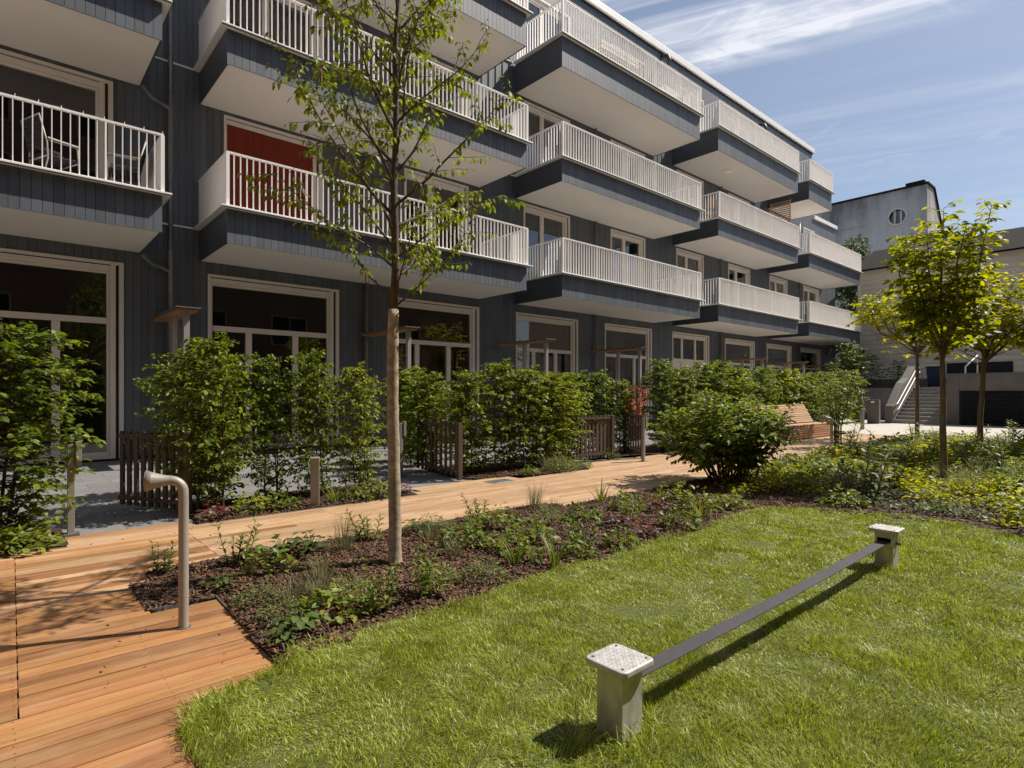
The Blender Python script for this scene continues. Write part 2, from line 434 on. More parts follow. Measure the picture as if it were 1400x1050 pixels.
def stucco_mat():
    m, N, L, B = new_mat('stained_stucco')
    n = noise(N, L, coords(N, L, (0.16, 0.16, 0.16)), 1.0, 8, 0.6)
    n2 = noise(N, L, coords(N, L, (0.9, 0.9, 0.10)), 1.0, 7, 0.65)
    n3 = noise(N, L, coords(N, L, (3, 3, 3)), 1.0, 6)
    # rain streaks and grime, thicker towards the top of the wall
    t = N.new('ShaderNodeTexCoord'); sp = N.new('ShaderNodeSeparateXYZ'); L.new(t.outputs['Object'], sp.inputs[0])
    hz = N.new('ShaderNodeMapRange'); hz.inputs['From Min'].default_value = 12; hz.inputs['From Max'].default_value = 19.6
    hz.inputs['To Min'].default_value = -0.12; hz.inputs['To Max'].default_value = 0.16
    L.new(sp.outputs['Z'], hz.inputs['Value'])
    a1 = N.new('ShaderNodeMath'); a1.operation = 'ADD'; L.new(n.outputs['Fac'], a1.inputs[0]); L.new(n2.outputs['Fac'], a1.inputs[1])
    a2 = N.new('ShaderNodeMath'); a2.operation = 'MULTIPLY'; a2.inputs[1].default_value = 0.5; L.new(a1.outputs[0], a2.inputs[0])
    a3 = N.new('ShaderNodeMath'); a3.operation = 'ADD'; L.new(a2.outputs[0], a3.inputs[0]); L.new(hz.outputs[0], a3.inputs[1])
    r = ramp(N, [(0.40, (0.64, 0.63, 0.64)), (0.55, (0.48, 0.475, 0.48)), (0.68, (0.20, 0.195, 0.19))])
    L.new(a3.outputs[0], r.inputs[0]); L.new(r.outputs[0], B.inputs['Base Color'])
    B.inputs['Roughness'].default_value = 0.9
    bump(N, L, n3.outputs['Fac'], B, 0.15, 0.03)
    return m
M['stucco'] = stucco_mat()

# ------------------------------------------------------------------ ground, deck, paving
def sheet(name, poly, z, mat, th=0.0):
    if th: return MB().prism(poly, z - th, z).build(name, mat)
    return MB().add([(x, y, z) for x, y in poly], [tuple(range(len(poly)))]).build(name, mat)

M['ground'] = mat_var('earth', (0.10, 0.085, 0.06), (0.17, 0.145, 0.11), 0.95, (0.4, 0.4, 0.4), 1.0, detail=9)
tag(sheet('ground', [(-300, -300), (300, -300), (300, 300), (-300, 300)], -0.12, M['ground']), kind='structure')

# wooden deck: real boards running along X with open joints over a dark substructure
deck = empty('wooden_deck'); tag(deck, kind='structure')
def deck_intervals(y):
    o = []
    if y < 2.45: o.append((-7, 0.62))
    elif y < 3.075: o.append((-7, 0.962))
    elif y < 3.87: o.append((-7, 0.985))
    elif y < 4.48: o.append((-7, 0.645))
    elif y < 4.70: o.append((-7, 0.755))
    if 4.42 < y < 4.70: o.append((4.67, 13.5))
    if 4.70 <= y < 5.92: o.append((-7, 20.2))
    if 5.92 <= y < 6.13: o.append((0.41, 20.2))
    if 6.13 <= y < 6.36: o += [(0.41, 1.40), (3.85, 20.2)]
    if 6.36 <= y < 6.62: o += [(4.05, 5.75), (7.30, 20.2)]
    if 6.62 <= y < 6.90: o += [(7.75, 10.2)]
    return o
PITCH, GAP = 0.1005, 0.0055
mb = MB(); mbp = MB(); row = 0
y = -3.0
rr = random.Random(3)
while y < 6.9:
    yc = y + PITCH / 2
    for (a, b) in deck_intervals(yc):
        cuts = set()
        for cx in (0.085 - 0.036 * max(0, 5.9 - yc) * 0.3, ):
            if a < cx - 0.3 and cx + 0.3 < b and yc > 2.9: cuts.add(cx)
        if 4.7 < yc < 6.1:
            for cx in (1.265, 2.588):
                if a < cx < b: cuts.add(cx)
        x = a + rr.uniform(0.8, 3.4)
        while x < b - 0.4:
            if all(abs(x - c) > 0.35 for c in cuts): cuts.add(x)
            x += rr.choice((2.4, 3.0, 3.6, 4.2)) * rr.uniform(0.9, 1.05)
        xs = [a] + sorted(cuts) + [b]
        for i in range(len(xs) - 1):
            g = (0.0030 if row % 2 else 0.0008) if xs[i] in (1.265, 2.588) or abs(xs[i] - 0.085) < 0.12 else 0.0012
            g2 = (0.0030 if row % 2 else 0.0008) if xs[i + 1] in (1.265, 2.588) or abs(xs[i + 1] - 0.085) < 0.12 else 0.0012
            dz = rr.uniform(-0.0012, 0.0012)
            (mbp if rr.random() < ((xs[i] + xs[i + 1]) / 2 + 1.6) / 4.8 * (1.0 if yc > 4.45 else 0.0) else mb).box(xs[i] + g, xs[i + 1] - g2, y + GAP / 2, y + PITCH - GAP / 2, -0.028, dz)  # glare-toned pale boards get more frequent along X on the path
    y += PITCH; row += 1
mb.build('deck_boards', M['deck'], deck, bevel=0.0018)
mbp.build('glare_path_boards', M['deck_path_glare'], deck, bevel=0.0018)
MB().box(-7, 20.2, -3, 7.05, -0.10, -0.034).build('deck_substructure', M['rubber'], deck)
# screw heads, two per board over each joist
mb = MB(); y = -3.0
while y < 6.9:
    yc = y + PITCH / 2
    for (a, b) in deck_intervals(yc):
        x = math.ceil(max(a, -1.5) / 0.5) * 0.5 + 0.04
        while x < min(b, 3.2):
            for s in (-1, 1):
                cx, cy = x + rr.uniform(-.004, .004), yc + s * PITCH * 0.27
                n0 = len(mb.v)
                mb.v += [(cx + 0.0028 * math.cos(k * math.pi / 3), cy + 0.0028 * math.sin(k * math.pi / 3), 0.0022) for k in range(6)]
                mb.f.append(tuple(n0 + k for k in range(6)))
            x += 0.5
    y += PITCH
M['screw'] = mat_var('screw_head', (0.10, 0.085, 0.07), (0.16, 0.13, 0.11), 0.4, metal=0.6)
mb.build('deck_screws', M['screw'], deck)
# metal edging along the planting bed
mb = MB()
def edging(p, q):
    mb.bar((*p, -0.02), (*q, -0.02), 0.006, 0.06)
for p, q in [((0.655, 4.47), (0.655, 3.88)), ((0.655, 3.878), (0.995, 3.878)), ((0.995, 3.875), (0.972, 3.08)), ((0.972, 3.078), (0.972, 2.62)),
             ((0.765, 4.49), (0.765, 4.69)), ((0.765, 4.693), (4.66, 4.693)), ((1.41, 6.128), (3.84, 6.128)), ((0.403, 5.925), (0.403, 6.40)), ((-5, 5.93), (0.403, 5.93))]:
    edging(p, q)
mb.build('bed_edging', M['metal'], deck)

tag(sheet('terrace_paving', [(-9, 5.9), (34, 5.9), (34, 13.3), (-9, 13.3)], -0.022, M['pave']), kind='structure')
tag(sheet('plaza', [(20.21, -6), (31, -6), (31, 13.3), (20.21, 13.3)], -0.006, M['plaza']), kind='structure')
tag(sheet('side_path', [(19.15, -6), (20.19, -6), (20.19, 4.8), (19.5, 4.8)], 0.006, M['plaza']), kind='structure')

# ------------------------------------------------------------------ apartment building
YW, YF = 13.21, 11.24
ZS = [(3.98, 4.62), (7.21, 7.865), (10.42, 11.29)]      # soffit / sill heights of the three balcony floors
bld = thing('apartment_building', 'long slate blue timber clad apartment building with white railed balconies', 'building')
XL, XR, XE = -9.0, 33.93, 37.35
ZT, ZTE = 14.62, 10.98
wins = []        # x0, x1, z0, z1, kind
for a in (-1.1, 3.23, 7.5, 11.8, 16.0, 20.2, 24.35, 28.44, 32.3):
    kind = 'triple' if a in (20.2,) else 'ground'
    wins.append((a, a + (2.80 if a > 11 else 2.87), 0.02, 3.735, kind))
for f, (zs, zt) in enumerate(ZS):
    top = (7.13, 10.31, 13.75)[f]
    for a, b in ((-2.7, 1.6), (3.54, 5.68), (7.9, 9.985), (12.12, 14.2), (16.33, 18.38), (20.49, 22.55), (24.66, 26.7), (28.73, 30.76), (32.76, 34.9)):
        if f == 2 and b > XR: continue
        if f == 1 and b > 34: b = 34.25
        wins.append((a, b, zt + 0.07, top, 'upper'))
# cladding boards (each a separate strip over a dark backing), cut round the openings
BW = 0.13
mb = MB()
def clad_wall(x0, x1, z0, z1, y, openings, rnd):
    x = x0
    while x < x1 - 0.005:
        xa, xb = x + 0.003, min(x + BW, x1) - 0.003
        segs = [(z0, z1)]
        xx = [xa, xb]
        # split the board in width where an opening edge falls on it
        cutx = sorted({c for o in openings for c in (o[0], o[1]) if xa + 0.002 < c < xb - 0.002})
        pieces = list(zip([xa] + cutx, cutx + [xb]))
        for pa, pb in pieces:
            pm = (pa + pb) / 2
            segs = [(z0, z1)]
            for o in openings:
                if o[0] <= pm <= o[1]:
                    ns = []
                    for s0, s1 in segs:
                        if o[3] <= s0 or o[2] >= s1: ns.append((s0, s1)); continue
                        if o[2] > s0 + 0.01: ns.append((s0, o[2]))
                        if o[3] < s1 - 0.01: ns.append((o[3], s1))
                    segs = ns
            dy = rnd.uniform(-0.001, 0.001)
            for s0, s1 in segs: mb.box(pa, pb, y + dy, y + 0.022, s0, s1)
        x += BW
rc = random.Random(11)
clad_wall(XL, XR, 0.04, ZT, YW, wins, rc)
clad_wall(XR + 0.002, XE, 0.04, ZTE, YW, wins, rc)
mb.build('wall_cladding', M['clad'], bld)
# backing wall with openings
def wall_cells(x0, x1, z0, z1, ya, yb, openings):
    xs = sorted({x0, x1} | {c for o in openings for c in (o[0], o[1]) if x0 < c < x1})
    zs = sorted({z0, z1} | {c for o in openings for c in (o[2], o[3]) if z0 < c < z1})
    m = MB()
    def hole(i, j):
        if i < 0 or j < 0 or i >= len(xs) - 1 or j >= len(zs) - 1: return True
        cx, cz = (xs[i] + xs[i + 1]) / 2, (zs[j] + zs[j + 1]) / 2
        return any(o[0] < cx < o[1] and o[2] < cz < o[3] for o in openings)
    for i in range(len(xs) - 1):
        for j in range(len(zs) - 1):
            if hole(i, j): continue
            a, b, c, d = xs[i], xs[i + 1], zs[j], zs[j + 1]
            m.add([(a, ya, c), (b, ya, c), (b, ya, d), (a, ya, d)], [(0, 1, 2, 3)])
            m.add([(a, yb, c), (b, yb, c), (b, yb, d), (a, yb, d)], [(3, 2, 1, 0)])
            if hole(i - 1, j): m.add([(a, ya, c), (a, ya, d), (a, yb, d), (a, yb, c)], [(0, 1, 2, 3)])
            if hole(i + 1, j): m.add([(b, ya, c), (b, yb, c), (b, yb, d), (b, ya, d)], [(0, 1, 2, 3)])
            if hole(i, j - 1): m.add([(a, ya, c), (a, yb, c), (b, yb, c), (b, ya, c)], [(0, 1, 2, 3)])
            if hole(i, j + 1): m.add([(a, ya, d), (b, ya, d), (b, yb, d), (a, yb, d)], [(0, 1, 2, 3)])
    return m
m = wall_cells(XL, XR, -0.1, ZT + 0.1, YW + 0.024, YW + 0.30, wins)
m.v += []; m2 = wall_cells(XR + 0.01, XE, -0.1, ZTE, YW + 0.024, YW + 0.30, wins)
m.add(m2.v, m2.f)
m.build('wall_core', M['dark'], bld)
# carcass: end walls, back wall, floors, rooms
mb = MB()
mb.box(XL, XL + 0.2, YW + 0.31, 25, -0.1, ZT + 0.1).box(XR - 0.02, XR + 0.18, YW + 0.31, 25, ZTE, ZT + 0.1)
mb.box(XE - 0.2, XE, YW + 0.31, 25, -0.1, ZTE).box(XL + 0.21, XE - 0.21, 24.8, 25, -0.1, ZTE).box(XL + 0.21, XR - 0.03, 24.8, 25, ZTE + 0.01, ZT + 0.1)
mb.build('end_wall', M['clad_side'], bld)
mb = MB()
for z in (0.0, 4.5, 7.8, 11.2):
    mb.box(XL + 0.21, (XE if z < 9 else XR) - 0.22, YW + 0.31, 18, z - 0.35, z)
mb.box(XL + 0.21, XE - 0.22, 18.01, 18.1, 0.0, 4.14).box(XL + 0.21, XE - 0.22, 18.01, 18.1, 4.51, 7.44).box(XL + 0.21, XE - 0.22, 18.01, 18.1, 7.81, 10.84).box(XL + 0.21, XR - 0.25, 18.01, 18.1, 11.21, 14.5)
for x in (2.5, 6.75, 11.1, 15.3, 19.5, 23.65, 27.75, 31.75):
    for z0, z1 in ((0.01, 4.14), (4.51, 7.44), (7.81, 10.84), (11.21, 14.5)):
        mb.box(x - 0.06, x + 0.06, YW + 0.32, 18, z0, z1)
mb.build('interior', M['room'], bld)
# roofs and parapets
MB().box(XL, XR - 0.03, YW + 0.31, 24.79, ZT - 0.05, ZT + 0.05).box(XR + 0.2, XE - 0.21, YW + 0.31, 24.79, ZTE - 0.08, ZTE - 0.02).build('roof', M['dark'], bld)
MB().box(XL, XR + 0.14, YW - 0.10, YW + 0.35, ZT + 0.02, ZT + 0.27).box(XR - 0.2, XR + 0.14, YW + 0.352, 25, ZT + 0.02, ZT + 0.27).build('roof_parapet', M['white'], bld, bevel=0.01)
MB().box(XR + 0.19, XE + 0.10, YW - 0.09, YW + 0.35, ZTE + 0.03, ZTE + 0.24).box(XE - 0.2, XE + 0.10, YW + 0.352, 25, ZTE + 0.03, ZTE + 0.24).build('roof_parapet', M['white'], bld, bevel=0.01)
MB().box(XL, XR + 0.06, YW - 0.03, YW + 0.2, ZT - 0.06, ZT + 0.02).build('roof_drip_edge', M['dark'], bld)
# sheet-metal flashing band at every balcony level, between the balconies
BAL = {'A': (-7.5, 2.05), 'B': (3.07, 10.42), 'C': (11.78, 18.96), 'D': (20.26, 27.3), 'E': (28.55, 35.35)}
mb = MB()
for f, (zs, zt) in enumerate(ZS):
    ed = [(2.17, 2.95), (10.54, 11.66), (19.08, 20.14), (27.42, 28.43)]
    for a, b in ed: mb.box(a, b, YW - 0.028, YW + 0.01, zt - 0.015, zt + 0.012)
mb.build('wall_flashing', M['white'], bld)

def window(x0, x1, z0, z1, kind):
    """outer lining, roller-shutter slot, guide rail on the right jamb, sashes with glass"""
    yf = YW - 0.028                      # lining stands proud of the boards
    yg = YW + 0.10
    e = MB()
    jl, jr, jt = 0.055, 0.21, 0.17
    e.box(x0, x0 + jl, yf, YW + 0.29, z0, z1)
    e.box(x1 - 0.075, x1, yf, YW + 0.29, z0, z1)                                   # outer right jamb
    e.box(x1 - jr, x1 - 0.125, yf + 0.03, YW + 0.29, z0, z1 - 0.045)               # inner jamb, dark guide between
    e.box(x0 + jl, x1 - 0.077, yf, YW + 0.29, z1 - 0.055, z1)
    e.box(x0 + jl, x1 - jr - 0.002, yf + 0.035, YW + 0.29, z1 - jt, z1 - 0.075)
    e.box(x0 + jl, x1 - jr - 0.002, yf + 0.02, YW + 0.29, z0, z0 + 0.075)
    fr = e.build('window', M['frame'], bld, bevel=0.004)
    MB().box(x1 - 0.123, x1 - 0.077, YW + 0.02, YW + 0.05, z0, z1 - 0.057).box(x0 + jl + .002, x1 - .13, YW + 0.035, YW + 0.05, z1 - 0.074, z1 - 0.057).build('shutter_guide', M['dark'], fr)
    gx0, gx1, gz0, gz1 = x0 + jl, x1 - jr - 0.002, z0 + 0.077, z1 - jt - 0.002
    W = x1 - x0
    s = MB(); ys0, ys1 = yg - 0.05, yg + 0.06
    t = 0.05
    s.box(gx0, gx0 + t, ys0, ys1, gz0, gz1).box(gx1 - t, gx1, ys0, ys1, gz0, gz1)
    s.box(gx0 + t, gx1 - t, ys0, ys1, gz1 - t, gz1).box(gx0 + t, gx1 - t, ys0, ys1, gz0, gz0 + t)
    if kind in ('ground', 'triple'):
        zt = 2.62
        s.box(gx0 + t, gx1 - t, ys0 - 0.01, ys1, zt - 0.055, zt + 0.055)
        for q in (0.29, 0.645):
            xm = x0 + W * q
            s.box(xm - 0.062, xm + 0.062, ys0 - 0.006, ys1, gz0 + t, zt - 0.057)
            if kind == 'triple': s.box(xm - 0.055, xm + 0.055, ys0 - 0.006, ys1, zt + 0.057, gz1 - t)
        hx = x0 + W * 0.645 - 0.05
        if kind == 'triple':
            s.box(gx0 + t, gx1 - t, ys0 + 0.03, ys1, 1.9, zt - 0.057)
    else:
        xm = x0 + W * 0.41
        s.box(xm - 0.075, xm + 0.075, ys0 - 0.006, ys1, gz0 + t, gz1 - t)
        hx = xm + 0.05
    s.build('sash', M['frame'], fr, bevel=0.004)
    MB().add([(gx0, yg, gz0), (gx1, yg, gz0), (gx1, yg, gz1), (gx0, yg, gz1)], [(0, 1, 2, 3)]).build('pane', M['glass'], fr)
    h = MB().bar((hx, ys0 - 0.05, z0 + 1.02), (hx, ys0 - 0.05, z0 + 1.16), 0.016, 0.016).bar((hx, ys0 - 0.01, z0 + 1.1), (hx, ys0 - 0.05, z0 + 1.1), 0.016, 0.016)
    h.build('handle', M['metal'], fr)
    return fr
WIN = {}
for w in wins: WIN[(round(w[0], 2), round(w[2], 1))] = window(*w)
# curtains and blinds seen through the glass
def curtain(x0, x1, z0, z1, y, mat, waves, par=bld, name='curtain'):
    n = int((x1 - x0) * 60)
    V, F = [], []
    for i in range(n + 1):
        x = x0 + (x1 - x0) * i / n
        yy = y + (0.018 * math.sin(i / n * waves * 6.283) + 0.008 * math.sin(i * 1.7)) * (0.05 if name == 'red_blind' else 1)
        V += [(x, yy, z0), (x, yy, z1)]
    for i in range(n): F.append((2 * i, 2 * i + 2, 2 * i + 3, 2 * i + 1))
    MB().add(V, F).build(name, mat, par, smooth=True)
curtain(3.60, 5.465, 4.94, 6.955, YW + 0.004, M['red'], 2, name='red_blind')
curtain(12.3, 12.9, 7.95, 10.1, YW + 0.5, M['curtain'], 5)
curtain(4.6, 5.4, 7.95, 10.1, YW + 0.5, M['curtain'], 6)
curtain(8.1, 8.6, 7.95, 10.1, YW + 0.5, M['curtain'], 5)
curtain(16.5, 17.2, 4.75, 6.95, YW + 0.5, M['curtain'], 5)
curtain(20.4, 21.0, 0.1, 3.6, YW + 0.5, M['curtain'], 5)
curtain(24.9, 25.4, 4.75, 6.95, YW + 0.5, M['curtain'], 4)
curtain(8.9, 9.6, 0.1, 3.5, YW + 0.9, M['curtain'], 5)
curtain(17.4, 18.2, 0.1, 3.5, YW + 0.8, M['curtain'], 5)

def balcony(x0, x1, zs, zt, left='bars', right='bars', seed=0):
    rb = random.Random(seed)
    # fascia boards over a core slab
    core = MB().box(x0 + 0.024, x1 - 0.024, YF + 0.024, YW - 0.003, zs + 0.022, zt - 0.032)
    bal = core.build('balcony', M['dark'], bld)
    f = MB(); x = x0
    n = round((x1 - x0) / BW); w = (x1 - x0) / n
    for i in range(n):
        f.box(x0 + i * w + (0.003 if i else 0), x0 + (i + 1) * w - (0.003 if i < n - 1 else 0), YF + rb.uniform(0, .0015), YF + 0.022, zs - 0.012, zt - 0.034)
    f.build('fascia', M['clad'], bal)
    MB().box(x0, x0 + 0.022, YF + 0.024, YW - 0.004, zs - 0.012, zt - 0.034).build('side_fascia', M['clad_side'], bal)
    MB().box(x1 - 0.022, x1, YF + 0.024, YW - 0.004, zs - 0.012, zt - 0.034).build('side_fascia', M['clad_side'], bal)
    MB().box(x0 + 0.024, x1 - 0.024, YF + 0.024, YW - 0.004, zs, zs + 0.02).build('soffit', M['soffit'], bal)
    o = 0.125
    MB().box(x0 - o, x1 + o, YF - 0.135, YW - 0.03, zt - 0.03, zt).build('sill_plate', M['white'], bal, bevel=0.004)
    MB().box(x0 - o + 0.01, x1 + o - 0.01, YF - 0.125, YF - 0.08, zt - 0.034, zt - 0.03).build('drip_edge', M['metal'], bal)
    # railing
    r = MB(); zr = zt + 0.99
    yr = YF - 0.02
    n = round((x1 - x0) / 0.112); st = (x1 - x0) / n
    for i in range(1, n):
        xx = x0 + i * st
        if i % 13 == 0: r.box(xx - 0.012, xx + 0.012, yr - 0.026, yr + 0.030, zt, zr - 0.032)
        else: r.box(xx - 0.0065, xx + 0.0065, yr - 0.021, yr + 0.021, zt + 0.035, zr - 0.032)
    r.box(x0 - 0.02, x1 + 0.02, yr - 0.028, yr + 0.028, zr - 0.03, zr)
    r.box(x0 + 0.02, x1 - 0.02, yr - 0.022, yr + 0.022, zt + 0.002, zt + 0.033)
    for xx in (x0, x1): r.box(xx - 0.028, xx + 0.028, yr - 0.029, yr + 0.029, zt, zr - 0.0305)
    for side, xx in (('L', x0), ('R', x1)):
        kind = left if side == 'L' else right
        r.box(xx - 0.026, xx + 0.026, yr + 0.03, YW - 0.031, zr - 0.03, zr - 0.001)
        if kind == 'bars':
            k = round((YW - YF) / 0.112); s2 = (YW - yr) / k
            for j in range(1, k):
                yy = yr + j * s2
                if k - j < 1: continue
                r.box(xx - 0.021, xx + 0.021, yy - 0.0065, yy + 0.0065, zt + 0.035, zr - 0.0315)
            r.box(xx - 0.02, xx + 0.02, yr + 0.03, YW - 0.031, zt + 0.002, zt + 0.033)
    r.build('railing', M['white'], bal)
    for side, xx in (('L', x0), ('R', x1)):
        if (left if side == 'L' else right) == 'panel':
            MB().box(xx - 0.014, xx + 0.014, yr + 0.031, YW - 0.032, zt + 0.012, zr - 0.032).build('side_panel', M['white'], bal)
    return bal
B = {}
sd = 0
for f in range(3):
    zs, zt = ZS[f]
    for k in 'ABCDE':
        a, b = BAL[k]
        if f == 2 and k == 'E': b = 31.3
        sd += 1
        B[k + str(f)] = balcony(a, b, zs, zt, 'panel' if k == 'B' else 'bars', 'panel' if k == 'A' else 'bars', sd)
# downpipes with collars
def downpipe(x, z0, z1, y=YW - 0.075, r=0.042, kick=None):
    d = MB().tube([(x, y, z0), (x, y, z1)], r, 12)
    for z in np.arange(z0 + 0.9, z1, 1.6): d.tube([(x, y, z - 0.02), (x, y, z + 0.02)], r * 1.25, 12)
    if kick:
        for zk in kick:
            d.tube([(x, y, zk), (x - 0.03, y - 0.01, zk + 0.06), (x - 0.18, y - 0.03, zk + 0.11), (x - 0.32, y - 0.06, zk + 0.14), (x - 0.42, y - 0.10, zk + 0.22), (x - 0.5, y - .12, zk + 0.3)], r * 0.85, 10)
    d.build('downpipe', M['metal'], bld, smooth=True)
downpipe(2.54, 0.0, 14.6, kick=(3.62, 6.85, 10.05))
downpipe(6.79, 0.0, 3.97); downpipe(6.79, 4.63, 7.2)
for x in (15.45, 23.95, 32.15):
    for z0, z1 in ((0, 3.97), (4.63, 7.2), (7.87, 10.41)): downpipe(x, z0, z1, r=0.034)
# gooseneck roof vents on the top wall
for x, z in ((19.5, 14.05), (27.65, 13.85)):
    v = MB().tube([(x, YW - 0.01, z + 0.42), (x, YW - 0.12, z + 0.42), (x, YW - 0.26, z + 0.36), (x, YW - 0.33, z + 0.2), (x, YW - 0.34, z)], 0.075, 12)
    v.build('vent_pipe', M['dark_metal'], bld, smooth=True)
# ceiling lamp under the third balcony of the fourth bay
prof = [(0.0, 0.09), (0.10, 0.085), (0.17, 0.06), (0.2, 0.0)]
lv = MB()
lv.tube([(22.48, 12.1, 10.415), (22.48, 12.1, 10.385), (22.48, 12.1, 10.35), (22.48, 12.1, 10.335)], [0.2, 0.19, 0.12, 0.01], 20)
lv.build('ceiling_lamp', M['white'], bld, smooth=True)

# slatted wooden privacy screen on the end of a balcony
scr = thing('privacy_screen', 'wooden slatted privacy screen standing at the end of an upper balcony', 'screen', (27.16, 11.5, 7.87))
mb = MB()
for i in range(24): mb.bar((0, 0, 0.12 + i * 0.092), (0, 0.95, 0.12 + i * 0.092), 0.022, 0.045)
mb.build('slat', M['oak'], scr)
MB().bar((0.025, 0.03, 0.0), (0.025, 0.03, 2.3), 0.024, 0.05).bar((0.025, 0.92, 0.0), (0.025, 0.92, 2.3), 0.024, 0.05).build('screen_post', M['oak'], scr)

# ------------------------------------------------------------------ garden frames between the terraces
def garden_frame(x, label, wires=True):
    t = thing('trellis_stand', label, 'trellis', (x, 11.05, 0), 0, 'timber topped frames between the terraces')
    MB().box(-0.16, 0.16, 0.0, 2.05, 2.655, 2.70).build('top_plank', M['oak'], t, bevel=0.004)
    MB().box(-0.19, 0.19, -0.05, 2.10, 2.703, 2.722).build('cap_sheet', M['metal'], t)
    for yy in (0.14, 1.0):
        MB().box(-0.045, 0.045, yy - 0.045, yy + 0.045, 0, 2.653).build('post', M['steel'], t, bevel=0.004)
    MB().box(-0.13, 0.13, 0.02, 2.03, 1.46, 1.50).build('shelf', M['oak'], t, bevel=0.004)
    w = MB()
    for z in (0.5, 0.95, 1.95, 2.3): w.tube([(0, 0.14, z), (0, 2.03, z)], 0.004, 5)
    for yy in (0.4, 0.6, 0.8, 1.3, 1.6): w.tube([(0, yy, 0.1), (0, yy, 2.65)], 0.004, 5)
    w.build('wire', M['metal'], t)
    return t
for x, l in ((2.4, 'timber topped steel frame above the nearest hedge, beside the corner downpipe'),
             (6.8, 'timber topped steel frame just behind the slim tree trunk'),
             (11.1, 'timber topped steel frame in front of the third dark window bay, above the long hedge'),
             (15.3, 'timber topped steel frame behind the second open gate'),
             (23.7, 'timber topped steel frame above the hedge behind the big bush, left of two neighbours'),
             (27.8, 'timber topped steel frame above the far hedge, middle of the far three'),
             (31.7, 'farthest timber topped frame, at the end of the building')):
    garden_frame(x, l)

# ------------------------------------------------------------------ slatted gates and posts
def gate(ax, ay, bx, by, label, n=9):
    """free end (ax, ay), hinge end (bx, by)"""
    t = thing('slatted_gate', label, 'gate', (bx, by, 0), 0, 'slatted gates to the terraces')
    d = Vector((ax - bx, ay - by, 0)); L = d.length; d.normalize(); nrm = Vector((-d.y, d.x, 0))
    s = MB()
    for i in range(n):
        p = d * (0.045 + (L - 0.075) * i / (n - 1))
        s.obox(p + Vector((0, 0, 0.44)), d * 0.026, nrm * 0.012, (0, 0, 0.40))
    s.build('slat', M['slat'], t)
    for z in (0.12, 0.79): MB().obox(d * (L / 2 + 0.01) + nrm * 0.024 + Vector((0, 0, z)), d * (L / 2 - 0.01), nrm * 0.008, (0, 0, 0.02)).build('rail', M['slat'], t)
    MB().obox(d * -0.05 + Vector((0, 0, 0.415)), d * 0.035, nrm * 0.035, (0, 0, 0.415)).build('post', M['slat'], t, bevel=0.004)
    h = MB().obox(d * (L - 0.03) - nrm * 0.03 + Vector((0, 0, 0.74)), d * 0.03, nrm * 0.012, (0, 0, 0.035))
    h.tube([d * (L - .03) - nrm * .04 + Vector((0, 0, .745)), d * (L - .03) - nrm * .085 + Vector((0, 0, .745)), d * (L - .12) - nrm * .085 + Vector((0, 0, .745))], 0.009, 8)
    h.build('latch', M['metal'], t)
    return t
gate(0.991, 7.605, 1.43, 6.78, 'open slatted timber gate behind the speaking tube, nearest to the camera')
gate(5.093, 8.106, 4.995, 6.86, 'open slatted timber gate just right of the slim tree trunk')
gate(7.901, 7.18, 8.72, 7.06, 'slatted timber gate at the end of the long hedge, closed flat to the path')
gate(9.95, 7.7, 9.30, 6.75, 'slatted timber gate half hidden behind the big viburnum bush', 8)
def latch_post(x, y, label):
    t = thing('gate_post', label, 'post', (x, y, 0), 0, 'gate posts with a lock box')
    MB().box(-0.026, 0.026, -0.026, 0.026, 0, 0.80).build('post', M['post_grey'], t, bevel=0.003)
    MB().box(0.03, 0.075, -0.04, 0.04, 0.60, 0.82).build('lock_box', M['post_grey'], t, bevel=0.003)
    MB().box(-0.06, 0.06, -0.06, 0.06, -0.02, 0.008).build('foot_plate', M['metal'], t)
latch_post(0.473, 6.47, 'slim grey gate post with lock box at the left hedge end, beside the deck')
latch_post(4.587, 7.766, 'slim grey gate post with lock box left of the second gate, by the tree trunk')
latch_post(8.871, 6.41, 'slim grey gate post at the path edge, left of the big bush')

def bollard(x, y, h, label, rz=0.35):
    t = thing('bollard_light', label, 'bollard light', (x, y, 0), rz, 'square bollard lights along the path')
    MB().box(-0.045, 0.045, -0.045, 0.045, 0, h - 0.06).build('post', M['post_grey'], t, bevel=0.004)
    MB().box(-0.05, 0.075, -0.05, 0.05, h - 0.058, h).build('lamp_head', M['post_grey'], t, bevel=0.006)
bollard(2.597, 6.22, 0.55, 'square grey bollard light in the hedge bed beside the path, nearest one', -2.0)
bollard(22.55, 7.1, 0.72, 'small far bollard light in front of the concrete pillars', -2.0)

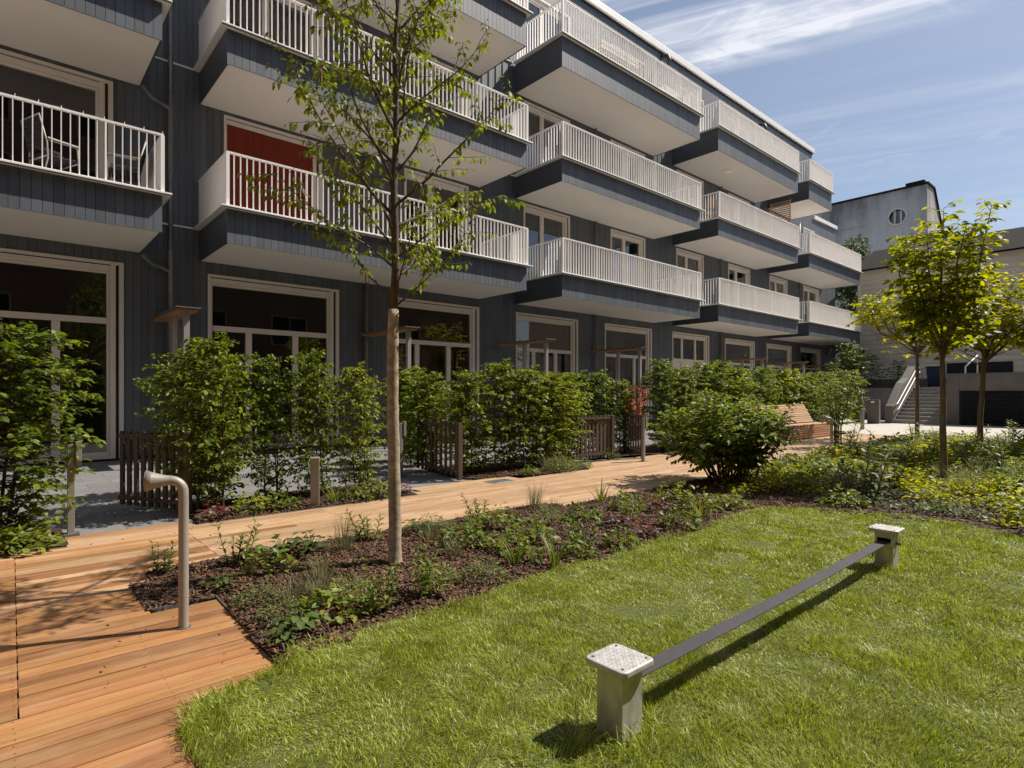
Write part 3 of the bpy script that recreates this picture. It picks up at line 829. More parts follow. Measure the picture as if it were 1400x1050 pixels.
# ------------------------------------------------------------------ speaking tubes (play equipment)
def speaking_tube(x, y, ang, h, label, r=0.027):
    t = thing('speaking_tube', label, 'speaking tube', (x, y, 0), ang, 'speaking tubes')
    pts, rs = [(0, 0, 0.0), (0, 0, 0.3), (0, 0, h - 0.12)], [r, r, r]
    for k in range(1, 9):
        a = k / 8 * math.pi / 2 * 0.93
        pts.append((0.065 * (1 - math.cos(a)), 0, h - 0.10 + 0.065 * math.sin(a))); rs.append(r)
    MB().tube(pts, rs, 20, cap=False).build('pipe', M['steel'], t, smooth=True)
    e = Vector(pts[-1]); d = Vector((1, 0, 0.02)).normalized()
    ps = [e - d * 0.005, e + d * 0.01, e + d * 0.04, e + d * 0.08, e + d * 0.112, e + d * 0.116, e + d * 0.111, e + d * 0.07, e + d * 0.015]
    MB().tube(ps, [r * 1.02, r * 1.03, r * 1.28, r * 1.75, r * 2.25, r * 2.28, r * 2.15, r * 1.65, r * 0.95], 24, cap=False).build('horn', M['steel'], t, smooth=True)
    MB().tube([e + d * 0.018, e + d * 0.02], [r * 0.93, r * 0.93], 16).build('horn_mesh', M['dark'], t)
    MB().tube([(0, 0, 0.0), (0, 0, 0.006)], [r * 1.5, r * 1.5], 20).build('base_ring', M['metal'], t)
speaking_tube(0.735, 3.485, math.atan2(0.33, -0.94), 0.825, 'pale metal speaking tube with horn mouth standing on the near deck', 0.0245)
speaking_tube(13.22, 4.75, math.atan2(0.1, -0.15), 0.76, 'far speaking tube with horn mouth beside the wooden bench', 0.03)

# ------------------------------------------------------------------ slackline and its two posts
def slack_post(x, y, h, label, slotside):
    t = thing('slackline_post', label, 'post', (x, y, 0), 0, 'slackline posts')
    w = 0.058; zs = h - 0.085
    b = MB()
    th = 0.008
    # square tube; the strap passes through a slot in the face towards the other post
    for sg in (-1, 1):
        y0, y1 = sorted((sg * (w - th), sg * w))
        b.box(-w + th, w - th, y0, y1, -0.1, h - 0.025)
        x0, x1 = sorted((sg * (w - th), sg * w))
        if sg == slotside:
            b.box(x0, x1, -w, w, -0.1, zs - 0.014); b.box(x0, x1, -w, w, zs + 0.02, h - 0.025)
            b.box(x0, x1, -w, -0.043, zs - 0.014, zs + 0.02); b.box(x0, x1, 0.043, w, zs - 0.014, zs + 0.02)
        else:
            b.box(x0, x1, -w, w, -0.1, h - 0.025)
    b.build('post', M['galv'], t)
    # rounded tread plate cap
    c, rr_ = 0.094, 0.026
    poly = []
    for (sx, sy, a0) in ((1, 1, 0), (-1, 1, 90), (-1, -1, 180), (1, -1, 270)):
        for k in range(7):
            a = rad(a0 + k * 15)
            poly.append((sx * (c - rr_) + rr_ * math.cos(a), sy * (c - rr_) + rr_ * math.sin(a)))
    cap = MB().prism(poly, h - 0.024, h).build('cap', M['galv_top'], t, bevel=0.006)
    tr = MB()
    for i in range(-4, 5):
        for j in range(-4, 5):
            px, py = i * 0.02, j * 0.02
            if abs(px) + abs(py) > 0.125 : continue
            a = rad(45 if (i + j) % 2 else -45)
            d = Vector((math.cos(a), math.sin(a), 0)); n = Vector((-d.y, d.x, 0))
            p = Vector((px, py, h))
            base = len(tr.v)
            tr.v += [tuple(p - d * 0.0085), tuple(p - n * 0.003), tuple(p + d * 0.0085), tuple(p + n * 0.003), tuple(p + Vector((0, 0, 0.0022)))]
            tr.f += [(base, base + 1, base + 4), (base + 1, base + 2, base + 4), (base + 2, base + 3, base + 4), (base + 3, base, base + 4)]
    tr.build('tread_pattern', M['galv_top'], cap)
    bo = MB()
    for sx in (-1, 1):
        for sy in (-1, 1): bo.tube([(sx * .068, sy * .068, h - 0.002), (sx * .068, sy * .068, h + 0.003)], [0.0065, 0.005], 8)
    bo.build('bolt', M['metal'], cap)
    if slotside < 0: MB().tube([(0.02, -0.085, zs - 0.022), (0.02, 0.05, zs - 0.022)], 0.011, 10).build('axle', M['metal'], t)
    return t
slack_post(1.70, 1.333, 0.285, 'near galvanised slackline post with tread plate cap on the lawn', 1)
slack_post(4.72, 1.333, 0.300, 'far galvanised slackline post at the back of the lawn', -1)
sl = thing('slackline', 'taut dark webbing strap between the two galvanised posts', 'slackline', (1.70, 1.333, 0.2))
V, F = [], []
n = 60
for i in range(n + 1):
    u = i / n; x = -0.03 + 3.08 * u
    z = 0.0 + 0.013 * u - 0.012 * math.sin(math.pi * u)
    tw = 0.0006 * math.sin(u * 40)
    V += [(x, -0.036, z + tw), (x, 0.036, z - tw), (x, 0.036, z - 0.0035 - tw), (x, -0.036, z - 0.0035 + tw)]
for i in range(n):
    a = 4 * i
    for k in range(4): F.append((a + k, a + (k + 1) % 4, a + 4 + (k + 1) % 4, a + 4 + k))
MB().add(V, F).build('strap', M['strap'], sl)
tl = MB()
P = [(2.93, 0.035, 0.008), (2.925, 0.045, -0.03), (2.91, 0.05, -0.07), (2.885, 0.052, -0.10)]
for i in range(3): tl.bar(P[i], P[i + 1], 0.014, 0.003, up=(0, 1, 0))
tl.build('loose_end', M['strap'], sl)

# ------------------------------------------------------------------ bench
bn = thing('wooden_bench', 'long wooden slatted bench with sloping backrest beside the path', 'bench', (14.6, 6.63, 0))
LB = 3.75
def slats(pts, mat, name, th=0.03, wd=0.055):
    m = MB()
    for (y, z, ay, az) in pts:     # centre, direction across the slat
        d = Vector((0, ay, az)).normalized(); nn = Vector((0, -d.z, d.y))
        for s0, s1 in ((0, LB * 0.5 - 0.004), (LB * 0.5 + 0.004, LB)):
            m.obox(((s0 + s1) / 2, y, z), ((s1 - s0) / 2, 0, 0), d * (wd / 2), nn * (th / 2))
    return m.build(name, mat, bn, bevel=0.003)
slats([(0.0, 0.05 + i * 0.066, 0, 1) for i in range(5)], M['larch_shaded'], 'front_panel')
slats([(0.03 + i * 0.064, 0.375, 1, 0) for i in range(7)], M['larch'], 'seat')
slats([(0.49 + i * 0.033, 0.43 + i * 0.058, 0.5, 0.87) for i in range(9)], M['larch'], 'backrest')
for x in (0.03, LB - 0.03):
    MB().add([(x - 0.02, 0.02, 0), (x - 0.02, 0.85, 0), (x - 0.02, 0.82, 0.9), (x - 0.02, 0.75, 0.9), (x - 0.02, 0.50, 0.37), (x - 0.02, 0.02, 0.355),
              (x + 0.02, 0.02, 0), (x + 0.02, 0.85, 0), (x + 0.02, 0.82, 0.9), (x + 0.02, 0.75, 0.9), (x + 0.02, 0.50, 0.37), (x + 0.02, 0.02, 0.355)],
             [(5, 4, 3, 2, 1, 0), (6, 7, 8, 9, 10, 11)] + [(i, (i + 1) % 6, 6 + (i + 1) % 6, 6 + i) for i in range(6)]).build('end_frame', M['dark'], bn)

# ------------------------------------------------------------------ balcony furniture
def patio_chair(x, y, z, rz, label):
    t = thing('patio_chair', label, 'chair', (x, y, z), rz, 'patio chairs on the left balcony')
    def pr(p): return [Vector(q) for q in p]
    for s in (-1, 1):
        xx = s * 0.27
        MB().tube(pr([(xx, -0.26, 0.0), (xx, -0.24, 0.2), (xx, -0.21, 0.63), (xx, -0.17, 0.655), (xx, 0.2, 0.64)]), 0.013, 8).build('leg', M['steel'], t, smooth=True)
        MB().tube(pr([(xx, 0.28, 0.0), (xx, 0.21, 0.35), (xx, 0.22, 0.6), (xx, 0.33, 1.0)]), 0.013, 8).build('leg', M['steel'], t, smooth=True)
        MB().obox((xx, 0.0, 0.668), (0.028, 0, 0), (0, 0.22, 0), (0, 0, 0.012)).build('armrest', M['steel'], t, bevel=0.004)
    s = MB()
    for i in range(9): s.obox((0, -0.22 + i * 0.055, 0.43 + (0.012 if i < 2 else 0)), (0.26, 0, 0), (0, 0.022, 0), (0, 0, 0.008))
    s.build('seat', M['dark'], t)
    b = MB()
    for i in range(7): b.obox((0, 0.235 + i * 0.014, 0.56 + i * 0.065), (0.255, 0, 0), (0, 0.008, 0), (0, 0.006, 0.026))
    b.build('backrest', M['dark'], t)
    for y_, z_ in ((0.33, 1.0), (0.21, 0.40), (-0.23, 0.41)): MB().tube(pr([(-0.27, y_, z_), (0.27, y_, z_)]), 0.012, 8).build('crossbar', M['steel'], t, smooth=True)
patio_chair(0.66, 12.05, 4.62, rad(112), 'white framed patio armchair on the left balcony, turned to the right')
patio_chair(1.62, 12.05, 4.62, rad(-100), 'white framed patio armchair at the right end of the left balcony')
# string of fairy lights along the left balcony handrail
fl = thing('light_string', 'string of tiny clip lights along the left balcony handrail', 'light string', (0, YF - 0.02, 5.61))
mb = MB()
pts = [(-2 + i * 0.09, 0.0, 0.012 + 0.006 * math.sin(i * 1.3)) for i in range(46)]
mb.tube(pts, 0.0025, 5)
mb.build('cable', M['metal'], fl)
mb = MB()
for i in range(0, 46, 3): mb.tube([(pts[i][0], 0, 0.0), (pts[i][0] + 0.006, 0, 0.05)], [0.006, 0.004], 6)
mb.build('bulb', M['white'], fl)
# slatted white crate bench on the upper balcony
pt = thing('planter_box', 'white slatted planter box behind the railing of the top balcony', 'planter', (14.6, 11.62, 11.29))
mb = MB()
for i in range(5):
    for y_ in (-0.2, 0.2): mb.box(-0.9, 0.9, y_ - 0.01, y_ + 0.01, 0.06 + i * 0.14, 0.17 + i * 0.14)
    for x_ in (-0.9, 0.9): mb.box(x_ - 0.01, x_ + 0.01, -0.189, 0.189, 0.06 + i * 0.14, 0.17 + i * 0.14)
mb.build('side', M['frame'], pt)
MB().box(-0.88, 0.88, -0.18, 0.18, 0.62, 0.66).build('earth', M['mulch'], pt)
pc = thing('patio_table', 'white patio table at the right end of the top balcony', 'table', (17.9, 12.0, 11.29))
MB().box(-0.5, 0.5, -0.35, 0.35, 0.70, 0.735).build('table_top', M['white'], pc, bevel=0.005)
for sx in (-1, 1):
    for sy in (-1, 1): MB().box(sx * .45 - .02, sx * .45 + .02, sy * .3 - .02, sy * .3 + .02, 0, 0.698).build('leg', M['white'], pc)
ct = thing('folding_chair', 'brown wooden folding chair behind the railing of the fourth bay balcony', 'chair', (20.8, 11.9, 7.87), rad(160))
MB().box(-0.22, 0.22, -0.2, 0.2, 0.43, 0.46).build('seat', M['oak'], ct)
mb = MB()
for i in range(4): mb.box(-0.22, 0.22, 0.2, 0.22, 0.58 + i * 0.1, 0.65 + i * 0.1)
mb.build('backrest', M['oak'], ct)
for sx in (-1, 1):
    MB().bar((sx * .23, -0.2, 0), (sx * .23, 0.21, 0.98), 0.02, 0.04).build('leg', M['oak'], ct)
    MB().bar((sx * .205, 0.2, 0), (sx * .205, -0.19, 0.44), 0.02, 0.04).build('leg', M['oak'], ct)

# access cover in the deck
cv = thing('access_cover', 'grey steel access cover set flush at the far edge of the path', 'access cover', (5.33, 6.30, 0.004))
MB().box(-0.20, 0.20, -0.13, 0.13, -0.02, 0.004).build('frame', M['steel'], cv, bevel=0.002)
MB().box(-0.175, 0.175, -0.105, 0.105, -0.018, 0.008).build('lid', M['metal'], cv, bevel=0.002)
# garden hose
hz = MB(); pts = []
for i in range(60):
    u = i / 59
    pts.append((10.0 + 0.25 * math.sin(u * 3.3) + 0.06 * math.sin(u * 11), 2.0 - 1.5 * u, 0.035 + 0.01 * math.sin(u * 14)))
ho = hz.tube(pts, 0.013, 8).build('garden_hose', M['hose'], smooth=True)
tag(ho, 'red garden hose lying on the mulch beside the right hand trees', 'hose')

# ------------------------------------------------------------------ stairs, walls at the end of the courtyard
st = thing('concrete_stairs', 'flight of pale concrete steps climbing at the end of the courtyard', 'stairs', (28.3, 0, 0))
NS = 10; RI = 0.152; TR = 0.31
mb = MB()
for i in range(NS):
    mb.box(i * TR, NS * TR + 2.5 if i == NS - 1 else (i + 1) * TR + 0.02, 5.98, 7.70, -0.1 if i == 0 else RI * i - 0.02, RI * (i + 1))
mb.build('step', M['step'], st, bevel=0.008)
pw = thing('parapet_wall', 'sloping concrete parapet wall with rounded top left of the stairs', 'wall', (28.3, 7.71, 0))
prof = [(-0.15, -0.1), (3.4, -0.1), (3.4, 2.5), (3.0, 2.5), (2.05, 1.95), (1.3, 1.72), (0.55, 1.2), (0.0, 0.80), (-0.15, 0.72)]
mb = MB(); k = len(prof)
mb.add([(x, 0.0, z) for x, z in prof] + [(x, 0.30, z) for x, z in prof], [tuple(range(k)), tuple(range(2 * k - 1, k - 1, -1))] + [((i + 1) % k, i, k + i, k + (i + 1) % k) for i in range(k)])
mb.build('wall', M['concrete'], pw, bevel=0.03)
for yy, zo in ((-0.06, 0.0), (-0.10, -0.22)):
    MB().tube([(-0.05, yy, 0.78 + zo), (0.25, yy, 0.83 + zo), (3.1, yy, 2.42 + zo), (3.4, yy, 2.45 + zo)], 0.022, 10).build('handrail', M['white'], pw, smooth=True)
rw = thing('retaining_wall', 'dark concrete retaining wall with a wide louvred grille right of the stairs', 'wall', (28.6, 0, 0))
mb = MB()
mb.box(0, 3.2, 5.55, 5.96, -0.1, 1.98).box(0, 3.2, -8, 5.548, 1.36, 1.98).box(0.3, 3.2, -8, 5.548, -0.1, 1.358).box(0, 0.298, -8, -6.5, -0.1, 1.358)
mb.build('wall', M['concrete'], rw, bevel=0.01)
mb = MB()
for i in range(17): mb.obox((0.10, -0.48, 0.06 + i * 0.078), (0.05, 0, -0.03), (0, 6.02, 0), (0.008, 0, 0.014))
for yy in (5.5, 3.6, 1.7, -0.2, -2.1): mb.box(0.06, 0.10, yy - 0.03, yy + 0.03, 0, 1.35)
mb.build('louvre', M['dark'], rw)
MB().box(0.002, 3.2, -8, 5.96, 1.982, 2.05).build('coping', M['concrete'], rw)
tag(sheet('upper_terrace', [(31.9, -9), (60, -9), (60, 30), (31.9, 30)], 1.52, M['pave'], 1.6), kind='structure')
hr = thing('handrail', 'white stair handrail rising behind the retaining wall', 'handrail', (31.0, 5.8, 2.05))
MB().tube([(0, 0, 0), (0, 0, 0.35), (0.9, -0.25, 0.85), (0.9, -0.25, 0.0)], 0.03, 10).build('rail', M['white'], hr, smooth=True)
for i, (y_, x_, h_, l_) in enumerate(((9.05, 28.2, 0.95, 'left concrete pillar at the far end of the path'), (8.2, 27.4, 1.0, 'right concrete pillar at the far end of the path, next to the stairs'))):
    t = thing('concrete_pillar', l_, 'pillar', (x_, y_, 0), 0, 'concrete pillars by the stairs')
    MB().box(-0.1, 0.1, -0.22, 0.22, -0.1, h_).build('pillar', M['concrete'], t, bevel=0.008)
    MB().box(-0.104, -0.1, -0.05, 0.08, h_ - 0.14, h_ - 0.07).build('sign_plate', M['white'], t)
wb = thing('waste_bin', 'dark blue waste bin standing at the top of the stairs', 'waste bin', (33.2, 7.35, 1.52))
mb = MB(); mb.add([(-.25, -.25, 0.08), (.25, -.25, 0.08), (.25, .25, 0.08), (-.25, .25, 0.08), (-.31, -.31, 0.95), (.31, -.31, 0.95), (.31, .31, 0.95), (-.31, .31, 0.95)], BOXF)
mb.build('bin_body', M['navy'], wb, bevel=0.02)
MB().box(-0.33, 0.33, -0.33, 0.33, 0.955, 1.02).build('lid', M['dark'], wb, bevel=0.02)
for s in (-1, 1): MB().tube([(0.2, s * 0.28, 0.09), (0.2, s * 0.33, 0.09)], 0.09, 14).build('wheel', M['rubber'], wb)

# ------------------------------------------------------------------ houses behind
sh = thing('siding_house', 'low cream house with horizontal board siding and dark roof behind the stairs', 'house', (38, 0, 1.52))
mb = MB()
for i in range(22):
    z0 = 0.55 + i * 0.29
    mb.add([(0.0, -14, z0), (0.0, 12.05, z0), (0.03, 12.05, z0 + 0.285), (0.03, -14, z0 + 0.285), (0.12, -14, z0), (0.12, 12.05, z0), (0.12, 12.05, z0 + 0.285), (0.12, -14, z0 + 0.285)],
           [(3, 2, 1, 0), (4, 5, 6, 7), (0, 1, 5, 4), (1, 2, 6, 5), (2, 3, 7, 6), (3, 0, 4, 7)])
mb.build('wall', M['siding'], sh)
MB().box(0.06, 9, -14, 12.02, 0.0, 6.9).build('wall_core', M['siding'], sh)
MB().box(-0.03, 0.06, -14, 12.1, 0.0, 0.53).build('plinth', M['concrete'], sh)
MB().box(-0.02, 0.14, 12.051, 12.2, 0.54, 6.93).build('corner_board', M['white'], sh)
MB().box(-0.05, 0.05, 5.2, 7.9, 0.02, 1.35).build('cellar_door', M['dark'], sh)
MB().add([(-0.5, -14.5, 6.9), (-0.5, 12.6, 6.9), (9.5, 12.6, 6.9), (9.5, -14.5, 6.9), (4.2, -14.5, 8.9), (4.2, 12.6, 8.9)],
         [(0, 3, 2, 1), (0, 1, 5, 4), (2, 3, 4, 5), (1, 2, 5), (3, 0, 4)]).build('roof', M['roof'], sh)
dm = MB().box(0.6, 3.0, 8.1, 9.9, 6.95, 8.35).build('dormer', M['siding'], sh)
MB().box(0.3, 3.2, 7.8, 10.2, 8.352, 8.52).build('dormer_roof', M['roof'], dm)
MB().tube([(0.5, 10.8, 7.3), (0.5, 10.2, 7.9)], 0.035, 8).build('roof_pipe', M['metal'], sh)

gh = thing('gable_house', 'tall grey stained stucco house with round window and half gable behind', 'house', (60, 0, 0))
Y0, Y1 = 13.86, 26.0
top = 19.35
# front wall with a round hole
cy, cz, rr_ = 16.09, 17.0, 0.70
mb = MB(); NSEG = 40
ring = [(cy + rr_ * math.cos(2 * math.pi * k / NSEG), cz + rr_ * math.sin(2 * math.pi * k / NSEG)) for k in range(NSEG)]
sq = []
for k in range(NSEG):
    c, s = math.cos(2 * math.pi * k / NSEG), math.sin(2 * math.pi * k / NSEG)
    q = 1.0 / max(abs(c), abs(s)); sq.append((cy + 1.2 * c * q, cz + 1.2 * s * q))
mb.add([(0, a, b) for a, b in ring] + [(0, a, b) for a, b in sq] + [(0.3, a, b) for a, b in ring],
       [(k, (k + 1) % NSEG, NSEG + (k + 1) % NSEG, NSEG + k) for k in range(NSEG)] + [((k + 1) % NSEG, k, 2 * NSEG + k, 2 * NSEG + (k + 1) % NSEG) for k in range(NSEG)])
def quad(y0, y1, z0, z1): mb.add([(0, y0, z0), (0, y1, z0), (0, y1, z1), (0, y0, z1)], [(3, 2, 1, 0)])
quad(Y0, cy - 1.2, 0, top); quad(cy + 1.2, Y1, 0, top); quad(cy - 1.2, cy + 1.2, 0, cz - 1.2); quad(cy - 1.2, cy + 1.2, cz + 1.2, top)
mb.add([(0, Y0, 0), (0, Y0, top), (2.0, Y0, top), (7.0, Y0, 13.6), (7.0, Y0, 0)], [(0, 4, 3, 2, 1)])
mb.add([(0, Y1, 0), (0, Y1, top), (2.0, Y1, top), (7.0, Y1, 13.6), (7.0, Y1, 0)], [(0, 1, 2, 3, 4)])
mb.add([(7, Y0, 0), (7, Y1, 0), (7, Y1, 13.6), (7, Y0, 13.6)], [(0, 1, 2, 3)])
mb.build('wall', M['stucco'], gh)
MB().add([(-0.12, Y0 - 0.12, top), (-0.12, Y1, top), (2.1, Y1, top), (2.1, Y0 - 0.12, top), (-0.12, Y0 - 0.12, top + 0.16), (-0.12, Y1, top + 0.16), (2.1, Y1, top + 0.16), (2.1, Y0 - 0.12, top + 0.16)], BOXF).add(
    [(2.101, Y0 - 0.12, top + 0.16), (2.101, Y1, top + 0.16), (7.3, Y1, 13.5), (7.3, Y0 - 0.12, 13.5), (2.101, Y0 - 0.12, top), (2.101, Y1, top), (7.3, Y1, 13.3), (7.3, Y0 - 0.12, 13.3)],
    [(0, 1, 2, 3), (7, 6, 5, 4), (0, 3, 7, 4), (1, 0, 4, 5), (2, 1, 5, 6), (3, 2, 6, 7)]).build('roof', M['roof'], gh)
MB().box(-0.05, 0.7, Y0 + 0.2, Y0 + 1.6, top + 0.161, top + 0.42).build('chimney', M['roof'], gh)
rwn = MB().tube([(-0.03, cy, cz), (0.1, cy, cz)], [rr_ * 1.08, rr_ * 1.08], 40, cap=False)
tor = [(-0.04, cy + rr_ * 1.02 * math.cos(2 * math.pi * k / 40), cz + rr_ * 1.02 * math.sin(2 * math.pi * k / 40)) for k in range(41)]
wnd = MB().tube(tor, 0.09, 8).build('round_window', M['frame'], gh, smooth=True)
mb = MB()
for q in (-0.24, 0.24): mb.box(0.12, 0.18, cy + q - 0.07, cy + q + 0.07, cz - 0.64, cz + 0.64)
mb.build('mullion', M['frame'], wnd)
MB().add([(0.2, a, b) for a, b in ring], [tuple(range(NSEG - 1, -1, -1))]).build('pane', M['glass'], wnd)
MB().add([(0.29, a, b) for a, b in ring], [tuple(range(NSEG - 1, -1, -1))]).build('room_behind', M['room'], wnd)
MB().box(-0.06, 0.0, 18.6, 20.9, 16.75, 16.85).box(-0.06, 0.0, 20.8, 20.9, 14.9, 16.749).build('old_roof_line', M['stucco'], gh)

ch = thing('brick_chimney', 'dark red brick chimney rising behind the treetops at right', 'chimney', (50, 7.6, 0))
MB().box(-0.3, 1.5, -0.55, 0.65, 0, 10.5).build('stack', M['brick'], ch)
MB().box(-0.36, 1.56, -0.62, 0.72, 10.502, 10.66).build('crown_slab', M['dark'], ch)
rh = thing('far_house', 'low dark roofed house mostly hidden behind the trees at far right', 'house', (52, -6, 0))
MB().box(0, 8, -20, 13.0, 0, 7.8).build('wall', M['siding'], rh)
MB().add([(-0.5, -20.5, 7.8), (-0.5, 13.4, 7.8), (8.5, 13.4, 7.8), (8.5, -20.5, 7.8), (4, -20.5, 10.0), (4, 13.4, 10.0)], [(0, 3, 2, 1), (0, 1, 5, 4), (2, 3, 4, 5), (1, 2, 5), (3, 0, 4)]).build('roof', M['roof'], rh)

# building across the courtyard, behind the camera: the dark windows mirror it
ob = thing('opposite_building', 'unseen brown timber clad building across the courtyard mirrored in the dark windows, blocking skylight', 'building', (0, -8.6, 0))
MB().box(-22, 30, -8, 0, -0.1, 17.0).box(-22, -12, 0.001, 32, -0.1, 10.0).build('wall', M['opp'], ob)  # extra height and the side wing are added out of view to block skylight
MB().box(-22.2, 30.2, -8.2, 0.2, 17.002, 17.3).box(-22.2, -11.8, 0.202, 32.2, 10.002, 10.3).build('roof', M['dark'], ob)
for f in range(5):
    for i in range(9):
        x = -11 + i * 4.6; z = 0.9 + f * 3.2
        w = MB()
        w.box(x, x + 2.2, 0.002, 0.08, z, z + 0.1).box(x, x + 2.2, 0.002, 0.08, z + 1.7, z + 1.8)
        w.box(x, x + .1, 0.002, 0.08, z + .1, z + 1.7).box(x + 2.1, x + 2.2, 0.002, 0.08, z + .1, z + 1.7).box(x + 1.05, x + 1.15, 0.002, 0.08, z + .1, z + 1.7)
        wf = w.build('window', M['larch'], ob)
        MB().add([(x + .1, 0.02, z + .1), (x + 2.1, 0.02, z + .1), (x + 2.1, 0.02, z + 1.7), (x + .1, 0.02, z + 1.7)], [(3, 2, 1, 0)]).build('pane', M['dark'], wf)

# ================================================================== vegetation
def unit(a):
    a = np.asarray(a, dtype=float); n = np.linalg.norm(a, axis=-1, keepdims=True); n[n < 1e-9] = 1
    return a / n

def leaf_geo(P, D, Nn, L, W, detail=2, droop=0.18, fold=0.28):
    """arrays of leaves -> verts, flat faces, loop totals. D is the leaf axis, Nn roughly its upper side"""
    P, D, Nn = np.asarray(P, float), unit(D), np.asarray(Nn, float)
    S = unit(np.cross(D, Nn)); U = np.cross(S, D)
    L = np.asarray(L, float)[:, None]; W = np.asarray(W, float)[:, None] * 0.5
    n = len(P)
    if detail == 1:
        b = P; t = P + D * L - U * L * droop
        l = P + D * L * 0.45 - S * W + U * W * fold; r = P + D * L * 0.45 + S * W + U * W * fold
        V = np.stack([b, r, t, l], 1).reshape(-1, 3)
        F = np.array([[0, 1, 2], [0, 2, 3]])
        lt = np.full(2 * n, 3)
    else:
        b = P; m1 = P + D * L * 0.38 - U * L * droop * 0.12; m2 = P + D * L * 0.72 - U * L * droop * 0.5; t = P + D * L - U * L * droop
        l1 = m1 - S * W + U * W * fold; r1 = m1 + S * W + U * W * fold
        l2 = m2 - S * W * 0.72 + U * W * fold * .7; r2 = m2 + S * W * 0.72 + U * W * fold * .7
        V = np.stack([b, m1, m2, t, l1, r1, l2, r2], 1).reshape(-1, 3)
        F = [[0, 5, 1], [0, 1, 4], [1, 5, 7, 2], [1, 2, 6, 4], [2, 7, 3], [2, 3, 6]]
        flat = np.concatenate([np.array(f) for f in F])
        lt = np.tile([3, 3, 4, 4, 3, 3], n)
        fl = (flat[None, :] + (np.arange(n) * 8)[:, None]).ravel()
        return V, fl, lt
    fl = (F.ravel()[None, :] + (np.arange(n) * 4)[:, None]).ravel()
    return V, fl, lt

def leaves_obj(name, data, mat, parent=None, detail=2, droop=0.18, fold=0.28):
    P, D, Nn, L, W = [np.array(x, dtype=float) for x in data]
    V, fl, lt = leaf_geo(P, D, Nn, L, W, detail, droop, fold)
    return mesh_np(name, V, fl, lt, mat, parent)

class Leaves:
    def __init__(s): s.d = ([], [], [], [], [])
    def add(s, p, d, n, L, W):
        for a, b in zip(s.d, (tuple(p), tuple(d), tuple(n), L, W)): a.append(b)
    def build(s, name, mat, parent=None, **k): return leaves_obj(name, s.d, mat, parent, **k)

def vnoise(x, y, seed=0):
    """smooth 2d value noise in 0..1"""
    x, y = np.asarray(x, float), np.asarray(y, float)
    xi, yi = np.floor(x).astype(int), np.floor(y).astype(int)
    fx, fy = x - xi, y - yi
    fx, fy = fx * fx * (3 - 2 * fx), fy * fy * (3 - 2 * fy)
    def h(a, b):
        v = np.sin(a * 127.1 + b * 311.7 + seed * 74.7) * 43758.5453
        return v - np.floor(v)
    return (h(xi, yi) * (1 - fx) + h(xi + 1, yi) * fx) * (1 - fy) + (h(xi, yi + 1) * (1 - fx) + h(xi + 1, yi + 1) * fx) * fy

def in_poly(x, y, poly):
    x, y = np.asarray(x), np.asarray(y); c = np.zeros(x.shape, bool)
    n = len(poly); j = n - 1
    for i in range(n):
        xi, yi = poly[i]; xj, yj = poly[j]
        if yi != yj:
            m = ((yi > y) != (yj > y)) & (x < (xj - xi) * (y - yi) / (yj - yi) + xi)
            c ^= m
        j = i
    return c

def scatter(poly, dens, rng, mask=None):
    xs = [p[0] for p in poly]; ys = [p[1] for p in poly]
    a = (max(xs) - min(xs)) * (max(ys) - min(ys)); n = int(a * dens)
    x = rng.uniform(min(xs), max(xs), n); y = rng.uniform(min(ys), max(ys), n)
    k = in_poly(x, y, poly); x, y = x[k], y[k]
    if mask is not None:
        k = rng.uniform(0, 1, len(x)) < mask(x, y); x, y = x[k], y[k]
    return x, y

# ------------------------------------------------------------------ mulch beds
def mulch_h(x, y):
    return 0.030 * vnoise(x * 1.3, y * 1.3, 1) + 0.022 * vnoise(x * 6, y * 6, 2) + 0.012 * vnoise(x * 17, y * 17, 3) - 0.022
NEAR_BED = [(0.63, 3.88), (0.99, 3.87), (0.965, 3.07), (0.965, 2.62), (1.0, 2.70), (4.3, 2.80), (6.3, 2.85), (6.9, 2.2), (7.6, 2.2), (9.0, 4.43), (4.67, 4.43), (4.67, 4.70), (0.76, 4.70), (0.76, 4.49), (0.63, 4.49)]
RIGHT_BED = [(6.2, 2.8), (6.5, 2.4), (6.7, 1.9), (6.75, 1.4), (6.6, 0.9), (6.7, -3), (6.8, -6), (19.1, -6), (19.4, 4.9), (13.4, 4.75), (12.8, 4.44), (8.9, 4.44)]
BEDS = [NEAR_BED, RIGHT_BED, [(1.41, 6.13), (3.84, 6.13), (3.95, 7.3), (1.55, 7.3)], [(5.3, 6.66), (5.72, 6.60), (6.03, 6.36), (7.28, 6.36), (7.75, 6.9), (8.0, 7.5), (5.35, 8.4), (5.1, 7.0)],
        [(-6, 5.93), (0.40, 5.93), (0.40, 6.9), (-6, 6.9)], [(8.3, 7.3), (10.2, 6.92), (10.3, 6.7), (21, 6.7), (21, 8.3), (8.3, 8.4)]]
def bed_sheet(name, poly, step):
    xs = [p[0] for p in poly]; ys = [p[1] for p in poly]
    gx = np.arange(min(xs) - step, max(xs) + 2 * step, step); gy = np.arange(min(ys) - step, max(ys) + 2 * step, step)
    X, Y = np.meshgrid(gx, gy); Z = mulch_h(X, Y)
    nx, ny = len(gx), len(gy)
    ii, jj = np.meshgrid(np.arange(nx - 1), np.arange(ny - 1))
    cx, cy_ = X[:-1, :-1] + step / 2, Y[:-1, :-1] + step / 2
    keep = in_poly(cx, cy_, poly).ravel()
    a = (jj * nx + ii).ravel()[keep]
    F = np.stack([a, a + 1, a + 1 + nx, a + nx], 1)
    V = np.stack([X.ravel(), Y.ravel(), Z.ravel()], 1)
    o = mesh_np(name, V, F.ravel(), np.full(len(F), 4), M['mulch'], None, smooth=True)
    return tag(o, kind='structure')
